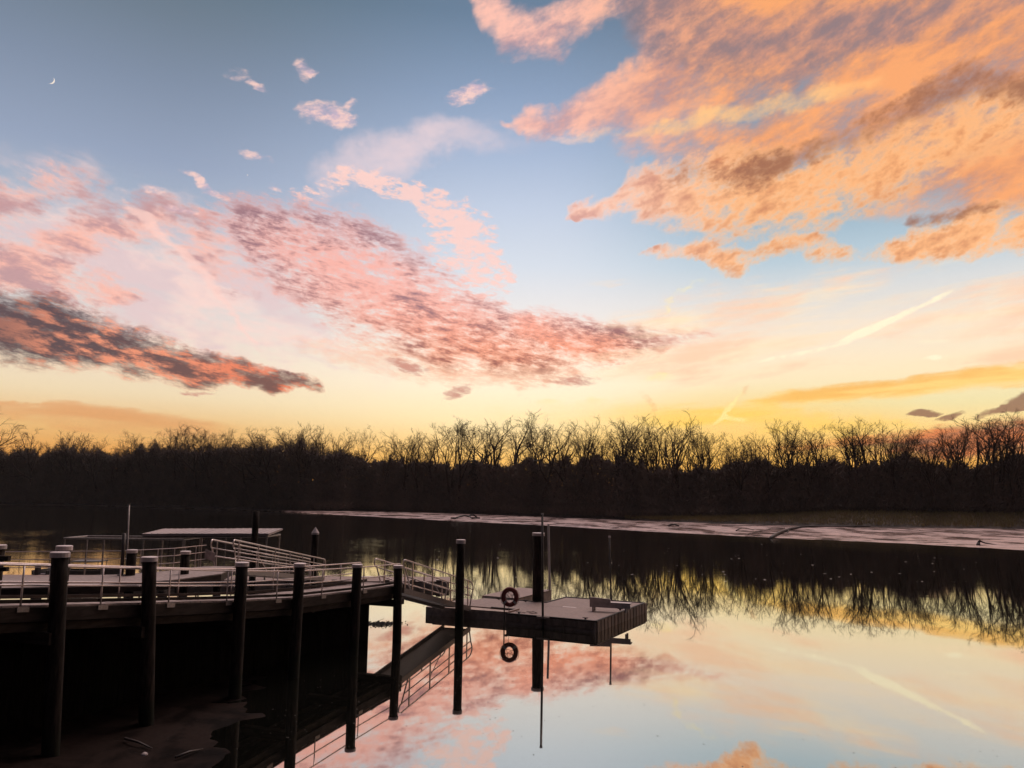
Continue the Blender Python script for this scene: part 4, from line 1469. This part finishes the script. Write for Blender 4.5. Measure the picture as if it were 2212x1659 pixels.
# life ring on its post
q = dp(-.10, -.05)
root = thing('life_ring', 'dark red life ring with tangled rope on a post at the dock corner', 'life ring', (q.x, q.y, 0))
MB().tube([(q.x, q.y, -.6), (q.x, q.y, 1.55)], .035, 8).build('post', M['steel'], root, smooth=True)
cc = at_y(1101.5, 1289.5, q.y - .06)
m = MB()
RX, RY_, rt2 = .345, .40, .125
nseg, nsd = 40, 12
i0 = 0
for k in range(nseg):
    a = 2 * math.pi * k / nseg
    cx_, cz_ = math.cos(a), math.sin(a)
    for j in range(nsd):
        bq = 2 * math.pi * j / nsd
        rr = rt2 * math.cos(bq)
        m.v.append((cc.x + cx_ * (RX + rr), cc.y + rt2 * .75 * math.sin(bq), cc.z + cz_ * (RY_ + rr)))
for k in range(nseg):
    for j in range(nsd):
        k2, j2 = (k + 1) % nseg, (j + 1) % nsd
        m.f.append((k * nsd + j, k2 * nsd + j, k2 * nsd + j2, k * nsd + j2))
ring = m.build('ring', M['red'], root, smooth=True)
for a0 in (222, 318):
    m = MB()
    for k in range(6):
        a = R(a0 - 9 + 18 * k / 5)
        for j in range(nsd):
            bq = 2 * math.pi * j / nsd
            rr = (rt2 + .006) * math.cos(bq)
            m.v.append((cc.x + math.cos(a) * (RX + rr), cc.y + (rt2 * .75 + .006) * math.sin(bq), cc.z + math.sin(a) * (RY_ + rr)))
    for k in range(5):
        for j in range(nsd):
            j2 = (j + 1) % nsd
            m.f.append((k * nsd + j, (k + 1) * nsd + j, (k + 1) * nsd + j2, k * nsd + j2))
    m.build('band', M['bench'], ring, smooth=True)
rr_ = random.Random(4)
for k in range(9):
    a0, a1 = rr_.uniform(0, 6.28), rr_.uniform(0, 6.28)
    p0 = Vector((cc.x + math.cos(a0) * .26, cc.y - .02, cc.z + math.sin(a0) * .3))
    p1 = Vector((cc.x + math.cos(a1) * .26, cc.y - .04, cc.z + math.sin(a1) * .3))
    md = p0.lerp(p1, .5) + Vector((rr_.uniform(-.1, .1), rr_.uniform(-.05, .02), rr_.uniform(-.14, .02)))
    MB().tube([p0, p0.lerp(md, .5) + Vector((0, -.02, -.02)), md, md.lerp(p1, .5) + Vector((0, -.02, -.02)), p1], .011, 5).build('rope', M['rope'], root)
for sx in (-1, 1):
    MB().tube([(cc.x + sx * .30, cc.y - .08, cc.z + .40), (cc.x + sx * .47, cc.y - .08, cc.z + .25), (cc.x + sx * .50, cc.y - .08, cc.z), (cc.x + sx * .44, cc.y - .08, cc.z - .28), (cc.x + sx * .25, cc.y - .08, cc.z - .46)], .013, 5).build('rope', M['rope'], root)
MB().tube([(cc.x - .03, cc.y - .03, cc.z - .5), (cc.x - .08, cc.y - .04, cc.z - .62), (cc.x - .02, cc.y - .04, cc.z - .78), (cc.x - .09, cc.y, cc.z - .9)], .013, 5).build('rope', M['rope'], root)

# bench
b0 = at_z(1278, 1317, DZ0)
b1 = at_z(1352, 1320, DZ0)
bd = (at_z(1344, 1323, DZ0) - at_z(1279, 1319, DZ0)).normalized()
bs_ = Vector((-bd.y, bd.x, 0))
blen = 2.25
bo = at_z(1274, 1320, DZ0)
root = thing('bench', 'low grey bench with a short backrest on the right of the floating dock', 'bench', (bo.x, bo.y, DZ0))


def bp_(a, c, z):
    q = bo + bd * a + bs_ * c
    return Vector((q.x, q.y, DZ0 + z))


MB().box(bp_(0, .22, .52), bp_(blen, .22, .52), bs_, .46, .07).build('seat', M['bench'], root)
MB().box(bp_(0, 0, .45), bp_(blen, 0, .45), bs_, .05, .22).build('apron', M['bench'], root)
MB().box(bp_(0, .0, .76), bp_(blen * .52, .0, .70), bs_, .06, .24).build('backrest', M['bench'], root)
for a in (.18, blen - .25):
    for c in (.02, .40):
        MB().box(bp_(a - .05, c, .45), bp_(a + .05, c, .45), bs_, .07, .45).build('leg', M['bench'], root)

# ------------------------------------------------------------------ raised landing behind the pier
LZ = 3.3
lp = [at_z(-260, 1276, LZ), at_z(150, 1266.5, LZ), at_z(370, 1253, LZ), at_z(478, 1239, LZ), TA + tside * -.15 + UP * 0 + tax.normalized() * .1, TA + tside * 1.3 + tax.normalized() * .1]
lp += [at_z(372, 1232, LZ), at_z(262, 1241, LZ), at_z(-260, 1250, LZ)]
landing = thing('landing_platform', 'raised timber landing behind the pier, carrying the truss gangway', 'landing', (-18, 31, 0))
MB().prism([(p.x, p.y) for p in lp], LZ - .34, LZ - .05).build('frame', M['beam'], landing)
MB().prism([(p.x, p.y) for p in lp], LZ - .046, LZ).build('deck', M['plank'], landing)
for px, ty, yy in ((285.5, 1189, at_z(285, 1243, LZ).y), (401, 1192, at_z(401, 1240, LZ).y)):
    t = at_y(px, ty, yy)
    pile(landing, t, Vector((t.x, t.y, -.9)), .195)
for x_, y_ in ((-22, 27.5), (-17, 28.6), (-13.6, 31.2), (TA.x - .4, TA.y - .6), (-20.5, 31)):
    pile(landing, Vector((x_, y_, LZ - .36)), Vector((x_, y_, -.9)), .18, cap=None)
bpts = [at_z(-200, 1248.5, LZ), at_z(262, 1241.5, LZ), at_z(374, 1233, LZ), TA + tside * 1.25 + Vector((0, 0, LZ - TA.z))]
for h in (.98, .66, .34):
    MB().tube([p + UP * h for p in bpts], .017, 6).build('top_rail' if h > .9 else 'mid_rail', M['alu'], landing)
for p, q in zip(bpts, bpts[1:]):
    for k in range(3):
        w_ = p.lerp(q, k / 3)
        MB().tube([w_, w_ + UP * .98], .02, 6).build('rail_post', M['alu'], landing)
# thin posts on the landing
for px, y0_, y1_, yy, r_, nm, lab in ((265, 1244, 1152, 33.0, .09, 'lamp_post', 'thin dark leaning post on the landing, left of a flat-capped pile'),):
    a, c = at_y(px - 3, y0_, yy), at_y(px + 3.5, y1_, yy)
    root = thing('slim_post', lab, 'post', (a.x, a.y, LZ))
    MB().tube([Vector((a.x, a.y, LZ)), c], .075, 8).build('shaft', M['steel'], root, smooth=True)
    MB().tube([Vector((a.x, a.y, LZ)), Vector((a.x, a.y, LZ + .04))], .16, 8).build('base_plate', M['steel'], root)
a, c = at_y(277, 1236, 45), at_y(279, 1090, 45)
root = thing('slim_post', 'tall faint grey pole rising above the landing at left', 'post', (a.x, a.y, 0))
MB().tube([(a.x, a.y, -.6), c], .05, 8).build('shaft', M['frame'], root, smooth=True)
MB().tube([c, c + UP * .05], .065, 8).build('cap', M['frame'], root)
# post with cross timbers at the left edge
t = at_y(-7, 1179, 26)
root = thing('mooring_post', 'dark post with cross timbers cut by the left frame edge', 'post', (t.x, t.y, 0))
pile(root, t, Vector((t.x, t.y, -.9)), .26, name='shaft')
for ya, yb, xe in ((1201, 1212, 21), (1225, 1234, 17)):
    a = at_y(xe, ya, 25.7)
    zb = at_y(xe, yb, 25.7).z
    MB().box((a.x - 1.2, a.y, a.z), a, (0, 1, 0), .16, a.z - zb).build('cross_timber', M['beam'], root)

# ------------------------------------------------------------------ marina floats, shelters and boats far left
mar = thing('floating_walkway', 'long low floating walkway beyond the pier, running right to the gangway foot', 'dock', (-20, 56, 0))
wa, wb_ = at_z(-80, 1246, .5), at_z(972, 1251, .5)
wd = (wb_ - wa).normalized()
ws = Vector((-wd.y, wd.x, 0))
MB().box(wa, wb_, ws, 3.4, .04).build('deck', M['floatdeck'], mar)
nfl = 9
for k in range(nfl):
    MB().box(wa + (wb_ - wa) * (k / nfl) + wd * .06, wa + (wb_ - wa) * ((k + 1) / nfl) - wd * .06, ws, 3.3, .8, drop=.045).build('float_module', M['concrete'], mar)
MB().box(wb_ + ws * 1.2 - wd * 7.2 + UP * .04, wb_ + ws * 1.2 - wd * 5.9 + UP * .04, ws, .5, .035).build('deck_patch', M['cap'], mar)
for k in range(5):
    q = wb_ - wd * (1.0 + k * 1.9) - ws * 1.62
    MB().box(q + UP * .09, q + wd * .4 + UP * .09, ws, .1, .08).build('cleat', M['steel'], mar)


def shelter(name, label, x0, x1, y0, y1, zt, roof, posts, lean=0.0):
    root = thing(name, label, 'shelter', ((x0 + x1) / 2, (y0 + y1) / 2, .5))
    if roof:
        npan = 5
        for k in range(npan):
            a, c = x0 + (x1 - x0) * k / npan, x0 + (x1 - x0) * (k + 1) / npan
            m = MB()
            za, zc = zt + lean * k / npan + .012 * (k % 2), zt + lean * (k + 1) / npan + .012 * (k % 2)
            m.v += [(a, y0, za - .1), (c + .04, y0, zc - .1), (c + .04, y1, zc + .12), (a, y1, za + .12), (a, y0, za - .26), (c + .04, y0, zc - .26), (c + .04, y1, zc), (a, y1, za)]
            for f_ in ((0, 1, 2, 3), (7, 6, 5, 4), (0, 4, 5, 1), (1, 5, 6, 2), (2, 6, 7, 3), (3, 7, 4, 0)):
                m.f.append(f_)
            pan = m.build('roof_panel', M['roof'], root)
            for e_ in range(4):
                xr = a + (c - a) * (e_ + .5) / 4
                zr = za + (zc - za) * (e_ + .5) / 4
                MB().tube([(xr, y0 + .01, zr - .095), (xr, y1 - .01, zr + .125)], .03, 5).build('rib', M['roof'], pan)
    for yv in (y0 + .15, y1 - .15):
        MB().tube([(x0 + .05, yv, zt - .33), (x1 - .05, yv, zt - .33 + lean)], .07, 8).build('beam', M['frame'], root)
        for k in range(posts):
            xv = x0 + .12 + (x1 - x0 - .24) * k / (posts - 1)
            MB().tube([(xv, yv, .5), (xv, yv, zt - .33 + lean * k / (posts - 1))], .06, 8).build('post', M['frame'], root)
    for xv in (x0 + .1, x1 - .1):
        MB().tube([(xv, y0 + .15, zt - .33 + (lean if xv > x0 + 1 else 0)), (xv, y1 - .15, zt - .33 + (lean if xv > x0 + 1 else 0))], .06, 8).build('beam', M['frame'], root)
    return root


A_, B_ = at_y(306, 1154, 56.2), at_y(579, 1152, 56.2)
shelter('boat_shelter', 'flat pale roofed shelter on posts beyond the pier', A_.x, B_.x, 56.2, 59.6, (A_.z + B_.z) / 2 + .05, True, 4, lean=.12)
A_, B_ = at_y(146, 1161, 56.6), at_y(411, 1164, 56.4)
shelter('canopy_frame', 'bare open pipe canopy frame left of the roofed shelter', A_.x, B_.x - .25, 55.9, 59.2, (A_.z + B_.z) / 2 + .3, False, 4)
MB2 = at_y(360, 1157.5, 55.6)


def skiff(label, cx_, cy_, ln, wd_, hgt, yaw, canopy):
    root = thing('skiff', label, 'boat', (cx_, cy_, 0))
    m = MB()
    secs = []
    for k in range(9):
        t = k / 8.0
        x_ = -ln / 2 + ln * t
        w_ = wd_ / 2 * (1 - max(0, (t - .55) / .45) ** 2.2 * .94) * (.9 + .1 * min(1, t * 4))
        sh = hgt * (1 + .35 * max(0, t - .5))
        secs.append([(x_, -w_, sh), (x_, -w_ * .92, hgt * .35), (x_, -w_ * .45, -.12), (x_, w_ * .45, -.12), (x_, w_ * .92, hgt * .35), (x_, w_, sh), (x_, w_ * .86, sh), (x_, w_ * .7, .12), (x_, -w_ * .7, .12), (x_, -w_ * .86, sh)])
    cy, sy = math.cos(yaw), math.sin(yaw)
    tr = lambda p: (cx_ + p[0] * cy - p[1] * sy, cy_ + p[0] * sy + p[1] * cy, p[2])
    n = len(secs[0])
    m.v = [tr(p) for s_ in secs for p in s_]
    for k in range(8):
        for j in range(n):
            j2 = (j + 1) % n
            m.f.append((k * n + j, k * n + j2, (k + 1) * n + j2, (k + 1) * n + j))
    m.f.append(tuple(range(n)))
    m.f.append(tuple(range(8 * n + n - 1, 8 * n - 1, -1)))
    m.build('hull', M['hull'], root, smooth=False)

    def bx(x0, x1, y0, y1, z0, z1, nm, mat):
        q = MB()
        q.v = [tr(p) for p in ((x0, y0, z1), (x1, y0, z1), (x1, y1, z1), (x0, y1, z1), (x0, y0, z0), (x1, y0, z0), (x1, y1, z0), (x0, y1, z0))]
        q.f = [(0, 1, 2, 3), (7, 6, 5, 4), (0, 4, 5, 1), (1, 5, 6, 2), (2, 6, 7, 3), (3, 7, 4, 0)]
        q.build(nm, mat, root)
    for t in (-.28, .02, .26):
        bx(ln * t - .14, ln * t + .14, -wd_ * .36, wd_ * .36, hgt * .55, hgt * .62, 'thwart', M['seat'])
    bx(-ln / 2 - .28, -ln / 2 - .02, -.16, .16, hgt * .5, hgt + .42, 'outboard_motor', M['hull'])
    if canopy:
        bx(-ln * .32, ln * .16, -wd_ * .45, wd_ * .45, hgt + .62, hgt + .70, 'canopy', M['hull'])
        for sx in (-.3, .14):
            for sy_ in (-.42, .42):
                bx(ln * sx - .02, ln * sx + .02, wd_ * sy_ - .02, wd_ * sy_ + .02, hgt * .8, hgt + .63, 'canopy_post', M['frame'])
    return root


sk = at_y(208, 1240, 62.5)
skiff('dark low boat with a canopy moored left beyond the pier', sk.x, 62.0, 4.6, 1.8, .72, R(4), True)
sk = at_y(100, 1240, 60.5)
skiff('small open boat with pale seats moored at far left beyond the pier', sk.x, 61.6, 3.2, 1.5, .8, R(80), False)

# ------------------------------------------------------------------ floating weed and scraps
rw = random.Random(12)
q0 = at_z(820, 1348, .01)
root = thing('floating_weed', 'dark ragged clump of floating weed under the pier end', 'weed', q0)
m = MB()
for _ in range(420):
    a, c = rw.gauss(0, .42), rw.gauss(0, .30)
    p = q0 + Vector((a + c * .3, c, abs(rw.gauss(0, .035))))
    u_ = Vector((rw.uniform(-1, 1), rw.uniform(-1, 1), rw.uniform(-.4, .6))).normalized() * rw.uniform(.03, .08)
    w_ = u_.orthogonal().normalized() * .04
    m.quad(p - u_, p + w_, p + u_, p - w_)
m.build('leaves', M['weed'], root)
m = MB()
for _ in range(9):
    p = q0 + Vector((rw.gauss(0, .6), rw.gauss(0, .4), .01))
    m.tube([p, p + Vector((rw.uniform(-.4, .4), rw.uniform(-.2, .2), rw.uniform(.02, .14)))], .01, 4)
m.build('stems', M['weed'], root)


def scraps(name, label, n, mat, area, size, seed):
    r_ = random.Random(seed)
    m = MB()
    for _ in range(n):
        px, py = area(r_)
        p = at_z(px, py, .006)
        s_ = r_.uniform(*size)
        a = r_.uniform(0, 6.28)
        u_ = Vector((math.cos(a), math.sin(a), r_.uniform(-.02, .02))) * s_
        w_ = Vector((-math.sin(a), math.cos(a), r_.uniform(0, .1))) * s_ * r_.uniform(.3, .7)
        m.quad(p - u_, p + w_, p + u_, p - w_)
    o = m.build(name, mat)
    tag(o, label, 'scraps', kind='stuff')


def near_area(r_):
    c = r_.random()
    if c < .45:
        return r_.gauss(1010, 150), r_.gauss(1480, 60)
    if c < .6:
        return r_.gauss(700, 90), r_.gauss(1560, 40)
    return r_.uniform(900, 2200), r_.uniform(1400, 1658)


scraps('floating_leaves', 'small dark leaves and bits scattered on the near water', 230, M['leafdark'], near_area, (.012, .04), 3)
scraps('floating_foam', 'pale scraps floating on the dark water off the mud flat', 90, M['foam'], lambda r_: (r_.choice((r_.gauss(2000, 90), r_.gauss(1480, 200), r_.uniform(900, 2200))), r_.uniform(1175, 1260)), (.05, .22), 9)
# one pale stone on the near mud
r_ = random.Random(77)
p = at_z(312, 1630, max(.05, .07 * shore_dist(*at_z(312, 1630, .3).xy)))
m = MB()
m.tube([p - UP * .05, p, p + UP * .04, p + UP * .06], [.07, .09, .06, .02], 7)
tag(m.build('stone', M['sign'], smooth=True, origin=p), 'small pale stone lying on the dark near mud', 'stone')
# sticks washed up on the near mud
for (x0, y0_), (x1, y1_), lab in (((270, 1590), (330, 1606), 'short dark stick washed up on the near mud'), ((380, 1620), (440, 1600), 'dark stick lying at the near water edge')):
    a, c = at_z(x0, y0_, .3), at_z(x1, y1_, .3)
    a.z, c.z = max(.05, .07 * shore_dist(a.x, a.y)) + .05, max(.05, .07 * shore_dist(c.x, c.y)) + .05
    m = MB()
    m.tube([a, a.lerp(c, .5) + UP * .03, c], [.035, .03, .012], 6)
    tag(m.build('stick', M['drift'], smooth=True, origin=a), lab, 'stick')

# ------------------------------------------------------------------ moon and evening star
md_ = ray(109.5, 173).normalized()
MD = 9000.0
mc = Vector((0, 0, CAMZ)) + md_ * MD
mr = MD * math.tan(R(.215))
vx = md_.cross(UP).normalized()
vy = vx.cross(md_).normalized()
th = R(-28)                                        # the lit limb faces the sunken sun
ex_ = vx * math.cos(th) + vy * math.sin(th)
ey_ = -vx * math.sin(th) + vy * math.cos(th)
m = MB()
N1, N2 = 24, 5
for i in range(N1 + 1):
    la = -math.pi / 2 + math.pi * i / N1
    for j in range(N2 + 1):
        lo = math.pi / 2 - R(52) * j / N2          # from the limb to the terminator
        m.v.append(tuple(mc + ex_ * mr * math.cos(la) * math.sin(lo) + ey_ * mr * math.sin(la) - md_ * mr * math.cos(la) * math.cos(lo)))
for i in range(N1):
    for j in range(N2):
        a = i * (N2 + 1) + j
        m.f.append((a, a + 1, a + N2 + 2, a + N2 + 1))
tag(m.build('moon', M['moon'], smooth=True, origin=mc), 'thin bright crescent moon in the upper left sky', 'moon')
vd = ray(535, 378).normalized()
vc = Vector((0, 0, CAMZ)) + vd * MD
bm = bmesh.new()
bmesh.ops.create_icosphere(bm, subdivisions=2, radius=MD * math.tan(R(.035)))
me = bpy.data.meshes.new('evening_star')
bm.to_mesh(me)
bm.free()
me.materials.append(M['moon'])
o = bpy.data.objects.new('evening_star', me)
o.location = vc
COL.objects.link(o)
tag(o, 'tiny bright evening star left of the white cloud fan', 'star')

# ------------------------------------------------------------------ evening haze over the river
m = MB()
m.block(-900, 700, -80, 760, -1.2, 72)
bm = bmesh.new()
hme = m.mesh('haze')
bm.from_mesh(hme)
bmesh.ops.recalc_face_normals(bm, faces=bm.faces[:])
bm.normal_update()
if sum((f_.normal.dot(f_.calc_center_median() - Vector((-100, 340, 35)))) for f_ in bm.faces) < 0:
    bmesh.ops.reverse_faces(bm, faces=bm.faces[:])
bm.to_mesh(hme)
bm.free()
m.f = [tuple(p_.vertices) for p_ in hme.polygons]
hz = m.build('haze', bpy.data.materials.new('thin_evening_haze'))
hm = hz.data.materials[0]
hm.use_nodes = True
hm.node_tree.nodes.clear()
pv = hm.node_tree.nodes.new('ShaderNodeVolumePrincipled')
pv.inputs['Color'].default_value = (0.95, 0.90, 0.86, 1)
pv.inputs['Density'].default_value = 0.00007
ho = hm.node_tree.nodes.new('ShaderNodeOutputMaterial')
hm.node_tree.links.new(pv.outputs[0], ho.inputs['Volume'])
tag(hz, 'thin warm evening haze over the river', 'haze', kind='stuff')
